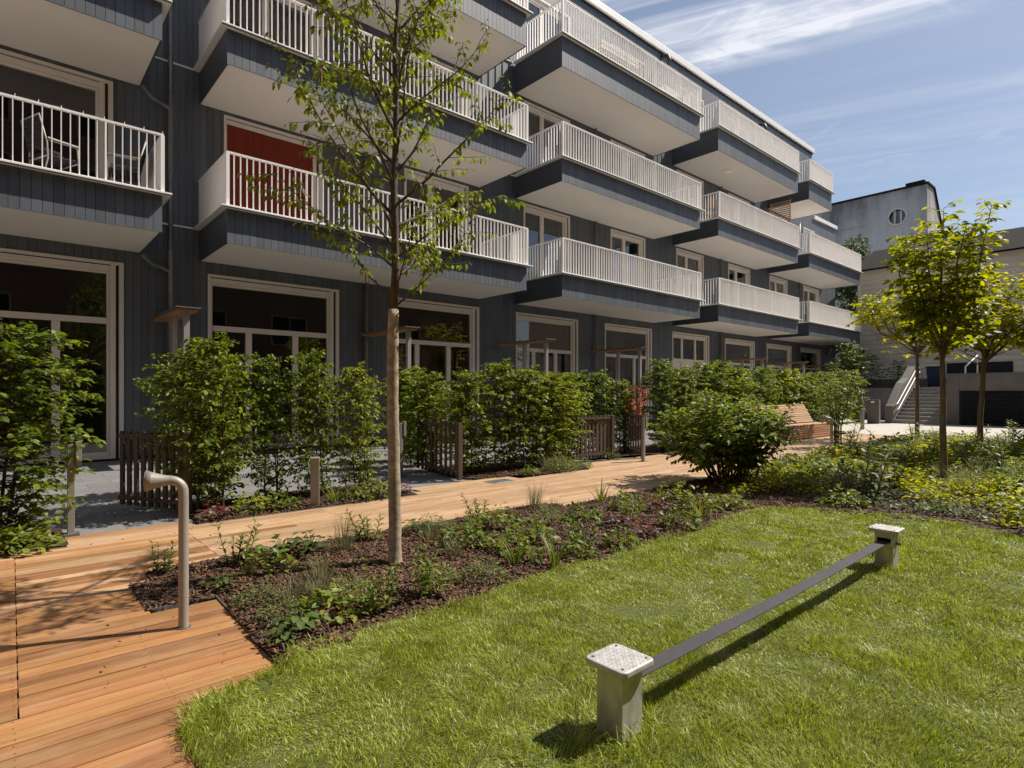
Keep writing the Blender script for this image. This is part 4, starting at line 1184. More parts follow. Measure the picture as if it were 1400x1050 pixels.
for i, p in enumerate(BEDS): bed_sheet('mulch_bed', p, 0.025 if i == 0 else 0.06)
def chips(poly, dens, rng, smin, smax):
    x, y = scatter(poly, dens, rng)
    z = mulch_h(x, y); n = len(x)
    L = rng.uniform(smin, smax, n); W = L * rng.uniform(0.25, 0.6, n); T = rng.uniform(0.0015, 0.004, n)
    yaw = rng.uniform(0, 6.283, n); pit = rng.normal(0, 0.38, n); rol = rng.normal(0, 0.4, n)
    u = np.stack([np.cos(yaw) * np.cos(pit), np.sin(yaw) * np.cos(pit), np.sin(pit)], 1)
    v0 = np.stack([-np.sin(yaw), np.cos(yaw), np.zeros(n)], 1)
    w0 = np.cross(u, v0)
    v = v0 * np.cos(rol)[:, None] + w0 * np.sin(rol)[:, None]; w = np.cross(u, v)
    c = np.stack([x, y, z + rng.uniform(0.0, 0.012, n)], 1)
    u = u * (L / 2)[:, None]; v = v * (W / 2)[:, None]; w = w * T[:, None]
    V = np.stack([c - u - v * 0.6 - w, c + u * 0.9 - v - w, c + u + v * 0.5 - w, c - u * 0.9 + v - w, c - u - v * 0.6 + w, c + u * 0.9 - v + w, c + u + v * 0.5 + w, c - u * 0.9 + v + w], 1).reshape(-1, 3)
    F = np.array(BOXF).ravel()
    return V, (F[None, :] + (np.arange(n) * 8)[:, None]).ravel(), np.full(6 * n, 4)
def multi(name, parts, mat):
    Vs, Fs, Ls, off = [], [], [], 0
    for V, F, L in parts:
        Vs.append(V); Fs.append(F + off); Ls.append(L); off += len(V)
    return mesh_np(name, np.concatenate(Vs), np.concatenate(Fs), np.concatenate(Ls), mat)
rg = np.random.default_rng(21)
NEARVIS = NEAR_BED
RVIS = [(6.2, 2.8), (6.75, 1.4), (6.6, 0.9), (6.7, -0.6), (19.1, 0.8), (19.4, 4.9), (13.4, 4.75), (12.8, 4.44), (8.9, 4.44)]
ch_o = multi('bark_chips', [chips(NEARVIS, 3400, rg, 0.014, 0.045), chips(RVIS, 380, rg, 0.025, 0.06), chips(BEDS[2], 1500, rg, 0.014, 0.045), chips(BEDS[3], 900, rg, 0.018, 0.05), chips([(-0.8, 5.94), (0.39, 5.94), (0.39, 6.6), (-0.8, 6.6)], 1800, rg, 0.014, 0.045)], M['chip'])
tag(ch_o, kind='stuff', label='red brown bark chips covering the planting beds', cat='bark mulch')
# a few chips and crumbs blown onto the deck beside the bed
stray = multi('stray_chips', [chips([(-0.4, 5.4), (1.5, 5.5), (1.5, 6.1), (-0.4, 5.9)], 9, rg, 0.01, 0.022), chips([(0.3, 2.9), (0.95, 2.9), (0.95, 3.8), (0.3, 3.8)], 14, rg, 0.008, 0.018), chips([(1, 4.72), (7, 4.75), (7, 5.0), (1, 4.95)], 12, rg, 0.008, 0.02)], M['chip'])
for v in stray.data.vertices: v.co.z += 0.006
tag(stray, kind='stuff', label='stray bark crumbs scattered on the wooden deck', cat='bark crumbs')

# ------------------------------------------------------------------ lawn
LAWN = [(0.49, -8), (0.484, 2.19), (0.5, 2.40), (0.57, 2.56), (0.66, 2.60), (0.81, 2.615), (0.935, 2.66), (0.985, 2.72), (1.0, 2.775), (1.2, 2.795), (1.5, 2.78), (1.86, 2.80), (2.2, 2.77), (2.6, 2.815), (3.0, 2.83), (3.4, 2.785),
        (4.3, 2.865), (5.13, 2.87), (6.0, 2.93), (6.28, 2.88), (6.45, 2.57), (6.74, 2.32), (6.76, 2.04), (6.9, 1.7), (6.83, 1.4), (6.69, 1.07), (6.7, 0.84), (6.8, 0), (6.9, -8)]
def lawn_h(x, y): return 0.008 + 0.018 * vnoise(x * 1.1, y * 1.1, 5) + 0.008 * vnoise(x * 5, y * 5, 6)
def lawn_sheet():
    step = 0.05
    gx = np.arange(0.4, 7.1, step); gy = np.arange(-8, 3.05, step)
    X, Y = np.meshgrid(gx, gy); Z = lawn_h(X, Y); nx = len(gx)
    ii, jj = np.meshgrid(np.arange(nx - 1), np.arange(len(gy) - 1))
    keep = in_poly(X[:-1, :-1] + step / 2, Y[:-1, :-1] + step / 2, LAWN).ravel()
    a = (jj * nx + ii).ravel()[keep]
    F = np.stack([a, a + 1, a + 1 + nx, a + nx], 1)
    o = mesh_np('lawn', np.stack([X.ravel(), Y.ravel(), Z.ravel()], 1), F.ravel(), np.full(len(F), 4), M['soil'], None, smooth=True)
    tag(o, kind='structure')
lawn_sheet()
def blades(x, y, z, H, W, rng, lean, cl=1.0):
    n = len(x)
    # the mown grass lies in tufts: a slowly turning field of lean directions plus scatter
    ang = 6.283 * (vnoise(x * 5.5, y * 5.5, 8) * 1.8) + rng.normal(0, cl, n)
    ln = lean * (0.3 + 1.0 * vnoise(x * 6.5, y * 6.5, 9)) + rng.normal(0, 0.22, n)
    flat = np.clip((vnoise(x * 7.5, y * 7.5, 14) * .6 + vnoise(x * 2.2, y * 2.2, 16) * .4 - 0.58) / 0.14, 0, 1)
    ln = np.clip(ln + flat * 0.6, 0.02, 1.35)
    d = np.stack([np.cos(ang) * np.sin(ln), np.sin(ang) * np.sin(ln), np.cos(ln)], 1)
    ln2 = np.clip(ln + rng.uniform(0.25, 0.9, n), 0, 1.62)
    d2 = np.stack([np.cos(ang) * np.sin(ln2), np.sin(ang) * np.sin(ln2), np.cos(ln2)], 1)
    fa = rng.uniform(0, 6.283, n)
    s = np.stack([np.cos(fa), np.sin(fa), np.zeros(n)], 1) * (W / 2)[:, None]
    b = np.stack([x, y, z], 1); m = b + d * (H * 0.55)[:, None]; t = m + d2 * (H * 0.5)[:, None]
    V = np.stack([b - s, b + s, m + s * 0.85, m - s * 0.85, t], 1).reshape(-1, 3)
    F = np.array([0, 1, 2, 3, 3, 2, 4])
    return V, (F[None, :] + (np.arange(n) * 5)[:, None]).ravel(), np.tile([4, 3], n)
def blade_mat():
    m, N, L, B = new_mat('mown_grass')
    g = N.new('ShaderNodeNewGeometry')
    r1 = ramp(N, [(0.0, (0.150, 0.200, 0.009)), (0.6, (0.33, 0.395, 0.022)), (1.0, (0.56, 0.59, 0.07))])
    r2 = ramp(N, [(0.0, (0.27, 0.31, 0.022)), (0.5, (0.52, 0.53, 0.10)), (1.0, (0.82, 0.77, 0.42))])
    L.new(g.outputs['Random Per Island'], r1.inputs[0]); L.new(g.outputs['Random Per Island'], r2.inputs[0])
    n = noise(N, L, coords(N, L, (4.6, 4.6, 0.01)), 1.0, 7, 0.7)
    rr = ramp(N, [(0.45, (0, 0, 0)), (0.75, (0.8, 0.8, 0.8))]); L.new(n.outputs['Fac'], rr.inputs[0])
    mm = N.new('ShaderNodeMix'); mm.data_type = 'RGBA'
    L.new(rr.outputs[0], mm.inputs['Factor']); L.new(r1.outputs[0], mm.inputs[6]); L.new(r2.outputs[0], mm.inputs[7])
    L.new(mm.outputs[2], B.inputs['Base Color'])
    B.inputs['Roughness'].default_value = 0.42; B.inputs['Specular IOR Level'].default_value = 0.55
    tr = N.new('ShaderNodeBsdfTranslucent'); L.new(mm.outputs[2], tr.inputs['Color'])
    ms = N.new('ShaderNodeMixShader'); ms.inputs[0].default_value = 0.42
    L.new(B.outputs[0], ms.inputs[1]); L.new(tr.outputs[0], ms.inputs[2])
    L.new(ms.outputs[0], N['Material Output'].inputs['Surface'])
    return m
M['mown'] = blade_mat()
rg = np.random.default_rng(33)
def lawn_density(x, y):
    d = np.hypot(x, y)
    return np.clip((2.6 / np.maximum(d, 1.0)) ** 1.15, 0.22, 1.0)
LVIS = [p for p in LAWN if p[1] > -7] + [(6.8, -0.9), (0.49, -0.9)]
x, y = scatter(LVIS, 27000, rg, lawn_density)
n = len(x); dd = np.hypot(x, y)
edge = np.ones(n)
H = rg.uniform(0.018, 0.044, n) * (0.7 + 0.6 * vnoise(x * 3, y * 3, 12)); W = rg.uniform(0.0018, 0.0036, n) * np.clip(dd / 2.8, 1.0, 1.9)
parts = [blades(x, y, lawn_h(x, y) - 0.004, H, W, rg, 0.62)]
# uncut tufts around the posts and along the bed edge
def ring_tuft(cx, cy_, r0, r1, n, h0, h1):
    a = rg.uniform(0, 6.283, n); r = rg.uniform(r0, r1, n)
    x, y = cx + r * np.cos(a), cy_ + r * np.sin(a)
    parts.append(blades(x, y, lawn_h(x, y) - 0.004, rg.uniform(h0, h1, n), rg.uniform(0.0025, 0.0045, n), rg, 0.55, 1.2))
ring_tuft(1.70, 1.333, 0.075, 0.20, 420, 0.06, 0.12)
ring_tuft(4.72, 1.333, 0.075, 0.18, 260, 0.05, 0.10)
# ragged fringe along the deck and bed
ed = LAWN[1:22]
for i in range(len(ed) - 1):
    (xa, ya), (xb, yb) = ed[i], ed[i + 1]; L_ = math.hypot(xb - xa, yb - ya); k = int(L_ * (420 if i < 8 else 200))
    u = rg.uniform(0, 1, k); o = rg.normal(0, 0.018, k)
    nx_, ny_ = -(yb - ya) / L_, (xb - xa) / L_
    xx, yy = xa + (xb - xa) * u + nx_ * o, ya + (yb - ya) * u + ny_ * o
    parts.append(blades(xx, yy, lawn_h(xx, yy) - 0.004, rg.uniform(0.035, 0.075, k), rg.uniform(0.0022, 0.0042, k), rg, 0.8, 1.0))
go = multi('grass', parts, M['mown'])
tag(go, kind='stuff', label='sunlit mown lawn grass with paler flattened patches', cat='grass')

# a few fallen leaves on the deck and the grass
rg = np.random.default_rng(88)
fx, fy = [], []
for poly, dn in (([(-0.6, 2.7), (0.9, 2.7), (0.95, 3.8), (0.6, 4.6), (-0.6, 5.8)], 6), ([(0.5, 5.0), (6, 5.0), (6, 6.0), (0.5, 6.0)], 2.5), (LVIS, 2.2)):
    a_, b_ = scatter(poly, dn, rg); fx.append(a_); fy.append(b_)
fz = np.concatenate([np.full(len(fx[0]), .004), np.full(len(fx[1]), .004), lawn_h(fx[2], fy[2]) + .028])
fx, fy = np.concatenate(fx), np.concatenate(fy); n = len(fx); az = rg.uniform(0, 6.283, n)
M['leaf_dry'] = mat_leaf('dry_leaf', (0.10, 0.05, 0.02), (0.18, 0.10, 0.04), (0.28, 0.19, 0.07), 0.1, 0.6)
fo = leaves_obj('fallen_leaves', (np.stack([fx, fy, fz], 1), np.stack([np.cos(az), np.sin(az), rg.normal(.1, .12, n)], 1), np.stack([rg.normal(0, .25, n), rg.normal(0, .25, n), np.ones(n)], 1), rg.uniform(.012, .03, n), rg.uniform(.006, .014, n)), M['leaf_dry'])
tag(fo, kind='stuff', label='small dry leaves fallen on the deck and the grass', cat='fallen leaves')

# ------------------------------------------------------------------ trees
def path_branch(start, d, length, seg, rng, wob=0.12, up=0.25):
    p = Vector(start); d = Vector(d).normalized(); pts = [p.copy()]
    for i in range(seg):
        d = (d + Vector((rng.gauss(0, wob), rng.gauss(0, wob), rng.gauss(0, wob) + up / seg))).normalized()
        p = p + d * (length / seg); pts.append(p.copy())
    return pts
def lerp_path(pts, u):
    f = u * (len(pts) - 1); i = min(int(f), len(pts) - 2); t = f - i
    return pts[i].lerp(pts[i + 1], t), (pts[i + 1] - pts[i]).normalized()
def side_dir(d, az, incl):
    d = Vector(d); a = d.cross(Vector((0, 0, 1)))
    if a.length < 1e-3: a = Vector((1, 0, 0))
    a.normalize(); b = d.cross(a)
    s = a * math.cos(az) + b * math.sin(az)
    return (d * math.cos(incl) + s * math.sin(incl)).normalized()

def leafy_twig(lv, pts, rng, step, L, wr, hang=0.5, start=0.15, tip=True):
    tot = sum((pts[i + 1] - pts[i]).length for i in range(len(pts) - 1))
    n = max(2, int(tot / step)); s = 1
    for i in range(n + 1):
        u = start + (1 - start) * i / n
        p, d = lerp_path(pts, min(u, 0.999)); s = -s
        side = d.cross(Vector((0, 0, 1)))
        if side.length < 0.05: side = Vector((rng.gauss(0, 1), rng.gauss(0, 1), 0))
        side.normalize()
        ld = d * 0.55 + side * s * rng.uniform(0.5, 1.0) + Vector((rng.gauss(0, .25), rng.gauss(0, .25), -hang * rng.uniform(0.2, 1.5)))
        ld.normalize()
        nn = Vector((rng.gauss(0, .35), rng.gauss(0, .35), 1.0))
        l = L * rng.uniform(0.65, 1.2)
        lv.add(p + ld * 0.012, ld, nn, l, l * wr * rng.uniform(0.85, 1.15))

def main_tree():
    rng = random.Random(5)
    t = thing('young_tree', 'slim young tree with tan trunk and airy crown standing in the near mulch bed', 'tree', (2.154, 3.735, 0))
    wood, lv, ck = MB(), Leaves(), []
    tr, tr_r = [Vector((0, 0, -0.05)), Vector((0, 0, 0.0))], [0.075, 0.064]
    for k in range(1, 32):
        z = k * 0.06
        tr.append(Vector((-0.006 * z + 0.007 * math.sin(z * 3.1 + .4) + rng.gauss(0, .0008), 0.006 * math.sin(z * 2.3), z)))
        tr_r.append((0.047 - 0.0045 * z + 0.012 * math.exp(-z / 0.07)) * (1 + rng.gauss(0, .018) + (0.05 if k in (9, 15, 22, 27) else 0)))
    wood.tube(tr, tr_r, 18)
    # pale leaf-scar rings on the bark
    lead = [tr[-1] - Vector((0, 0, 0.03))]
    for i in range(1, 13):
        z = 1.84 + i * 0.3
        lead.append(Vector((-0.01 + 0.018 * math.sin(i * 1.7) + 0.004 * i, 0.02 * math.cos(i * 1.3), z)))
    nlight = len(wood.f)
    rl = [0.028 * (1 - i / 12.6) ** 0.9 + 0.003 for i in range(13)]
    wood.tube(lead, rl, 10)
    nb = 42
    for i in range(nb):
        u = i / (nb - 1); z = 1.88 + 3.2 * u ** 1.05
        az = i * 2.39996 + rng.uniform(-.4, .4)
        Lb = np.interp(z, [1.85, 2.15, 2.6, 3.1, 3.7, 4.3, 5.1], [0.70, 1.05, 1.15, 1.02, 0.82, 0.64, 0.40]) * rng.uniform(0.78, 1.15)
        incl = rad(np.interp(z, [1.85, 2.4, 3.2, 5.0], [54, 50, 44, 32])) * rng.uniform(0.85, 1.15)
        st = lerp_path(lead, (z - 1.84) / 3.6)[0]
        d = Vector((math.cos(az) * math.sin(incl), math.sin(az) * math.sin(incl), math.cos(incl)))
        pts = path_branch(st, d, Lb * 1.06, 7, rng, 0.10, 0.22)
        r0 = 0.0095 * (Lb / 0.9)
        wood.tube(pts, [r0 * (1 - k / 7.6) for k in range(8)], 6)
        nt = int(Lb / 0.075); s = 1
        for k in range(nt):
            uu = 0.22 + 0.78 * k / max(nt - 1, 1); s = -s
            p, dd_ = lerp_path(pts, min(uu, 0.995))
            td = side_dir(dd_, (0 if s > 0 else math.pi) + rng.uniform(-.7, .7), rad(rng.uniform(35, 65)))
            td.z *= 0.55
            tl = rng.uniform(0.12, 0.38) * (1.1 - 0.45 * uu)
            tp = path_branch(p, td, tl, 3, rng, 0.12, -0.05)
            wood.tube(tp, [0.0032, 0.0026, 0.002, 0.0012], 4, cap=False)
            if rng.random() < 0.93: leafy_twig(lv, tp, rng, 0.022, 0.050, 0.50, hang=1.0, start=0.15)
            if rng.random() < 0.055:
                q = tp[2]; ck.append(MB().tube([q, q + Vector((0.002, 0, -0.03)), q + Vector((0.004, 0.002, -0.075)), q + Vector((0.003, 0.002, -0.085))], [0.002, 0.008, 0.007, 0.001], 6))
        leafy_twig(lv, pts[3:], rng, 0.020, 0.050, 0.50, hang=0.9)
    tk = wood.build('trunk', M['bark'], t, smooth=True)
    tk.data.materials.append(M['twig'])
    tk.data.polygons.foreach_set('material_index', [0 if i_ < nlight else 1 for i_ in range(len(tk.data.polygons))])
    lv.build('crown', M['leaf_tree'], t, detail=2, droop=0.38, fold=0.30)
    for c_ in ck: c_.build('catkin', M['catkin'], t)
main_tree()

def broad_tree(label, loc, zf, ztop, R_, seed, r0, L, leafm, nlead=6, bare=0.0, dens=1.0, lowz=None, lean=(0, 0)):
    rng = random.Random(seed)
    t = thing('courtyard_tree', label, 'tree', loc, 0, 'young trees in the right hand planting')
    wood, lv = MB(), Leaves()
    tr = [Vector((0, 0, -0.05)), Vector((0, 0, 0.03))] + [Vector((lean[0] * k / 5 + rng.gauss(0, .008), lean[1] * k / 5 + rng.gauss(0, .008), zf * k / 5)) for k in range(1, 6)]
    wood.tube(tr, [r0 * 1.4, r0 * 1.2] + [r0 * (1.05 - 0.07 * k) for k in range(5)], 12)
    base = tr[-1]
    hc = ztop - zf
    for i in range(nlead):
        az = i * 6.283 / nlead + rng.uniform(-.3, .3)
        o = rng.uniform(0.35, 1.0) * R_ if i else 0.1
        mid = base + Vector((math.cos(az) * o * 0.62, math.sin(az) * o * 0.62, hc * 0.28))
        end = base + Vector((math.cos(az) * o * 0.95, math.sin(az) * o * 0.95, hc * rng.uniform(0.75, 0.97)))
        if i == 0: mid = base + Vector((0.02, 0.02, hc * 0.5)); end = base + Vector((0.05, 0, hc))
        pts = [base - Vector((0, 0, rng.uniform(0, 0.25))), base.lerp(mid, 0.5) + Vector((rng.gauss(0, .03), rng.gauss(0, .03), -0.02)), mid, mid.lerp(end, 0.5) + Vector((rng.gauss(0, .04), rng.gauss(0, .04), 0)), end]
        wood.tube(pts, [r0 * .55, r0 * .45, r0 * .36, r0 * .24, r0 * .08], 7)
        nt = int(23 * dens)
        for k in range(nt):
            u = 0.25 + 0.75 * k / (nt - 1)
            if u < bare: 
                if rng.random() < 0.75:
                    p, d = lerp_path(pts, u); tp = path_branch(p, side_dir(d, rng.uniform(0, 6.283), rad(55)), rng.uniform(.3, .7) * R_, 4, rng, .1, .5)
                    wood.tube(tp, [r0 * .13, r0 * .1, r0 * .08, r0 * .06, r0 * .03], 5, cap=False)
                continue
            p, d = lerp_path(pts, min(u, .999))
            td = side_dir(d, k * 2.4 + rng.uniform(-.5, .5), rad(rng.uniform(60, 92)))
            tl = R_ * rng.uniform(0.28, 0.62) * (1.15 - 0.6 * u)
            tp = path_branch(p, td, tl, 4, rng, .10, .12)
            wood.tube(tp, [r0 * .12, r0 * .09, r0 * .07, r0 * .05, r0 * .03], 5, cap=False)
            leafy_twig(lv, tp, rng, L * 0.30, L, 0.58, hang=0.35, start=0.15)
            if rng.random() < 0.9:
                td2 = side_dir(d, rng.uniform(0, 6.283), rad(70)); tp2 = path_branch(tp[2], td2, tl * .6, 3, rng, .1, .1)
                leafy_twig(lv, tp2, rng, L * 0.32, L * .9, 0.55, hang=0.35, start=0.1)
    if lowz:
        for k in range(10):
            az = k * 2.4; p = base + Vector((0, 0, -rng.uniform(0, lowz)))
            tp = path_branch(p, Vector((math.cos(az), math.sin(az), .35)), R_ * rng.uniform(.6, 1.1), 5, rng, .08, .25)
            wood.tube(tp, [r0 * .28, r0 * .2, r0 * .15, r0 * .1, r0 * .07, r0 * .03], 6)
            for q in range(3):
                if bare and rng.random() < bare: continue
                p2, d2 = lerp_path(tp, .45 + .18 * q); t3 = path_branch(p2, side_dir(d2, q * 3.1, rad(55)), R_ * .3, 3, rng, .1, .05)
                leafy_twig(lv, t3, rng, L * .42, L, .55, hang=.35)
            if not bare: leafy_twig(lv, tp[2:], rng, L * .4, L, .55, hang=.35)
    wood.build('trunk', M['bark_dark'], t, smooth=True)
    lv.build('crown', leafm, t, detail=2, droop=0.22, fold=0.25)
    return t
broad_tree('nearest of the three right hand trees, with large yellow green leaves against the sky', (9.68, 2.05, 0), 1.95, 3.80, 0.74, 31, 0.040, 0.112, M['leaf_yellow'], 8, 0.0, 1.25, 0.15)
broad_tree('right hand tree with leaning trunk and dense low crown, cut by the right edge', (13.55, 2.33, 0), 2.05, 3.5, 1.2, 32, 0.046, 0.115, M['leaf_yellow'], 8, 0.0, 1.3, 0.35, lean=(0.08, -0.06))
broad_tree('farthest of the three right hand trees, with bare lower branches before the stairs', (18.35, 4.47, 0), 2.45, 4.05, 1.5, 33, 0.05, 0.14, M['leaf_yellow'], 9, 0.62, 1.2, 0.3)
broad_tree('leafy tree behind the right hand trees, its crown at the right edge', (17.6, 0.9, 0), 2.2, 4.9, 1.3, 34, 0.06, 0.15, M['leaf_yellow'], 9, 0.0, 1.2)

def blob_tree(name, label, loc, h0, h1, R_, n, L, mat, seed, group=None):
    rng = np.random.default_rng(seed); r2 = random.Random(seed)
    t = thing(name, label, 'tree', loc, 0, group)
    w = MB(); pts = [Vector((0, 0, 0)), Vector((0.05, 0, h0)), Vector((0, 0.1, (h0 + h1) / 2)), Vector((0, 0, h1 * .92))]
    w.tube(pts, [.18, .14, .08, .02], 8)
    C = []
    for i in range(26):
        a, z = r2.uniform(0, 6.283), r2.uniform(h0, h1)
        f = math.sin(math.pi * min(1, max(0.05, (z - h0) / (h1 - h0) * .85 + .12))); r = R_ * f * r2.uniform(.35, .95)
        C.append((r * math.cos(a), r * math.sin(a), z)); w.tube([pts[1].lerp(pts[3], (z - h0) / (h1 - h0) * .7), Vector(C[-1])], [.05, .012], 5, cap=False)
    C = np.array(C); k = rng.integers(0, len(C), n)
    off = rng.normal(0, 1, (n, 3)); off = unit(off) * (rng.uniform(0.2, 1, (n, 1)) ** .5) * R_ * .36 * np.array([1, 1, .75])
    P = C[k] + off; D = unit(off + rng.normal(0, .25, (n, 3)) + np.array([0, 0, -.05])); Nn = rng.normal(0, .4, (n, 3)) + np.array([0, 0, 1.0])
    Ls = L * rng.uniform(.6, 1.2, n)
    w.build('trunk', M['bark_dark'], t, smooth=True)
    leaves_obj('crown', (P, D, Nn, Ls, Ls * .55), mat, t, detail=1)
blob_tree('garden_tree', 'dark green tree rising behind the end of the apartment building', (46, 15.2, 1.5), 1.0, 10.6, 2.6, 6500, 0.30, M['leaf_far'], 41)
blob_tree('garden_tree', 'bushy green tree beyond the house at far right', (43, 4.4, 1.5), 3.0, 7.6, 2.3, 5000, 0.24, M['leaf_yellow'], 42)
blob_tree('garden_tree', 'round green tree behind the stairs, between the house and the apartment building', (36.2, 12.3, 1.5), 0.5, 5.0, 1.1, 2600, 0.18, M['leaf_far'], 43)

# ------------------------------------------------------------------ hedge shrubs
def hedge_proto(name, seed, wx, wy, h, ntw, L, mat, z0=0.12, step=0.036, nst=3, name_leaf='foliage', flat=0.18, stem_mat='twig'):
    rng = random.Random(seed)
    wood, lv = MB(), Leaves()
    stems = []
    for s in range(nst):
        o = Vector((rng.uniform(-.3, .3) * wx * .5, rng.uniform(-.25, .25) * wy * .5, 0))
        pts = [o, o + Vector((rng.gauss(0, .02), rng.gauss(0, .02), h * .35)), o * .8 + Vector((rng.gauss(0, .03), rng.gauss(0, .03), h * .7)), o * .6 + Vector((rng.gauss(0, .04), rng.gauss(0, .04), h * .97))]
        wood.tube(pts, [.016, .012, .008, .003], 6); stems.append(pts)
    for k in range(ntw):
        z = z0 + (h - z0) * ((k + rng.random()) / ntw)
        u = z / h
        p, d = lerp_path(stems[k % nst], min(.995, u * 1.02))
        az = k * 2.39996 + rng.uniform(-.5, .5)
        prof = min(1.0, 0.55 + u * 1.6) * (1.0 if u < .78 else max(.25, 1 - (u - .78) * 3.0))
        rx, ry = wx * .5 * prof, wy * .5 * prof
        tgt = Vector((rx * math.cos(az), ry * math.sin(az), 0)) * rng.uniform(.62, 1.34)
        tgt += Vector((0, 0, p.z + rng.uniform(.02, .16)))
        L_ = (tgt - p).length
        tp = [p, p.lerp(tgt, .35) + Vector((0, 0, .03)), p.lerp(tgt, .7) + Vector((rng.gauss(0, .02), rng.gauss(0, .02), .035)), tgt]
        wood.tube(tp, [.004, .0034, .0026, .0014], 4, cap=False)
        n = max(4, int(L_ / step)); s = 1
        for i in range(n + 1):
            uu = .18 + .82 * i / n; q, dd_ = lerp_path(tp, min(uu, .999)); s = -s
            side = dd_.cross(Vector((0, 0, 1))); 
            if side.length < .05: side = Vector((1, 0, 0))
            side.normalize()
            for rep in range(2 if rng.random() < .55 else 1):
                ld = dd_ * .6 + side * s * rng.uniform(.5, 1.1) + Vector((rng.gauss(0, .3), rng.gauss(0, .3), rng.gauss(-.15, .3)))
                ld.normalize(); l = L * rng.uniform(.6, 1.2)
                lv.add(q + Vector((rng.gauss(0, .012), rng.gauss(0, .012), rng.gauss(0, .012))), ld, (rng.gauss(0, .45), rng.gauss(0, .45), 1), l, l * .58 * rng.uniform(.85, 1.15))
                s = -s
    a = wood.build('stems', M[stem_mat], None, smooth=False); b = lv.build(name_leaf, mat, None, detail=2, droop=.15, fold=.22)
    return a, b
used_proto = {}
rh2 = random.Random(6)
def place_proto(name, key, proto, label, cat, loc, rz, scl, group):
    t = thing(name, label, cat, loc, rz, group)
    t.scale = scl; t.rotation_euler.x = rh2.uniform(-.05, .05); t.rotation_euler.y = rh2.uniform(-.06, .06)
    for o in proto:
        if key not in used_proto: c = o
        else:
            c = o.copy(); col.objects.link(c)
        c.parent = t
    used_proto[key] = 1
    return t
HP = [hedge_proto('h', 50 + i, 1.12, .74, 1.7, 210, .070, M['leaf_hedge'], z0=.05, step=.034) for i in range(3)]
rh_ = random.Random(77)
def hornbeam(x, y, h, label, k=None, w=1.0):
    k = rh_.randrange(3) if k is None else k
    place_proto('hornbeam_shrub', ('h', k), HP[k], label, 'shrub', (x, y, 0), rh_.choice((0, math.pi)) + rh_.uniform(-.25, .25), (w * rh2.uniform(.88, 1.08), w * rh2.uniform(.85, 1.1), h / 1.7 * rh2.uniform(.93, 1.06)), 'hornbeam shrubs in the terrace hedges')
hornbeam(-0.02, 6.42, 1.80, 'hornbeam shrub at the left edge, beside the slim grey post', 0)
hornbeam(-0.75, 6.5, 1.75, 'hornbeam shrub cut by the left edge of the photo', 1)
hornbeam(1.66, 6.75, 1.76, 'first hornbeam shrub of the near hedge, right behind the nearest gate', 2, .84)
hornbeam(2.30, 6.78, 1.62, 'second hornbeam shrub of the near hedge, with bare stems at its foot', 1, .56)
hornbeam(2.86, 6.76, 1.64, 'third hornbeam shrub of the near hedge, right of the square bollard', 0, .60)
hornbeam(3.42, 6.80, 1.58, 'last hornbeam shrub of the near hedge, left of the slim tree trunk', 2, .58)
for x, y, h, l in ((1.80, 7.45, 1.62, 'hornbeam shrub along the terrace side, second row behind the nearest gate'), (1.92, 8.2, 1.6, 'hornbeam shrub along the terrace side, third row behind the nearest gate'),
                   (5.45, 8.75, 1.6, 'hornbeam shrub along the terrace side behind the second gate'), (5.7, 9.5, 1.6, 'hornbeam shrub along the terrace side, farthest behind the second gate')):
    hornbeam(x, y, h, l, None, .9)
for i, (x, y, h, w, l) in enumerate([(5.25, 8.0, 1.62, .85, 'hornbeam shrub seen above the second gate'), (5.42, 7.15, 1.62, .85, 'first hornbeam shrub of the long middle hedge, behind the gate post'), (6.0, 7.05, 1.66, .9, 'second hornbeam shrub of the long middle hedge'),
                                     (6.55, 7.05, 1.68, .9, 'third hornbeam shrub of the long middle hedge'), (7.1, 7.08, 1.66, .9, 'fourth hornbeam shrub of the long middle hedge, above the fine leaved clump'), (7.6, 7.3, 1.62, .85, 'last hornbeam shrub of the long middle hedge, left of the closed gate'),
                                     (8.6, 7.95, 1.66, .9, 'hornbeam shrub directly behind the closed flat gate'), (9.25, 7.75, 1.62, .85, 'hornbeam shrub right behind the hinge of the closed flat gate'), (9.85, 7.65, 1.5, .7, 'slim hornbeam shrub left of the reddish maple')]):
    hornbeam(x, y, h, l, None, w)
x = 10.75
i = 0
ords = ['first', 'second', 'third', 'fourth', 'fifth', 'sixth', 'seventh', 'eighth', 'ninth', 'tenth', 'eleventh', 'twelfth', 'thirteenth', 'fourteenth']
while x < 20.8:
    hornbeam(x, 7.25 if x < 14 else 7.85, rh_.uniform(1.84, 2.0), '%s hornbeam shrub from the left in the far hedge behind the bench' % ords[i], None, rh_.uniform(1.0, 1.15))
    x += 0.78; i += 1
for x, y, h, l in ((23.6, 8.9, 1.9, 'hornbeam shrub left of the concrete pillars by the stairs'), (25.0, 9.1, 2.0, 'hornbeam shrub behind the left concrete pillar'), (26.2, 9.0, 2.1, 'hornbeam shrub between the two concrete pillars'), (27.4, 8.9, 2.1, 'hornbeam shrub against the sloping parapet of the stairs')):
    hornbeam(x, y, h, l, None, 1.1)
TP = [hedge_proto('t', 60 + i, 1.5, 1.2, 3.4, 95, .12, M['leaf_herb'], .3, .075, 3) for i in range(2)]
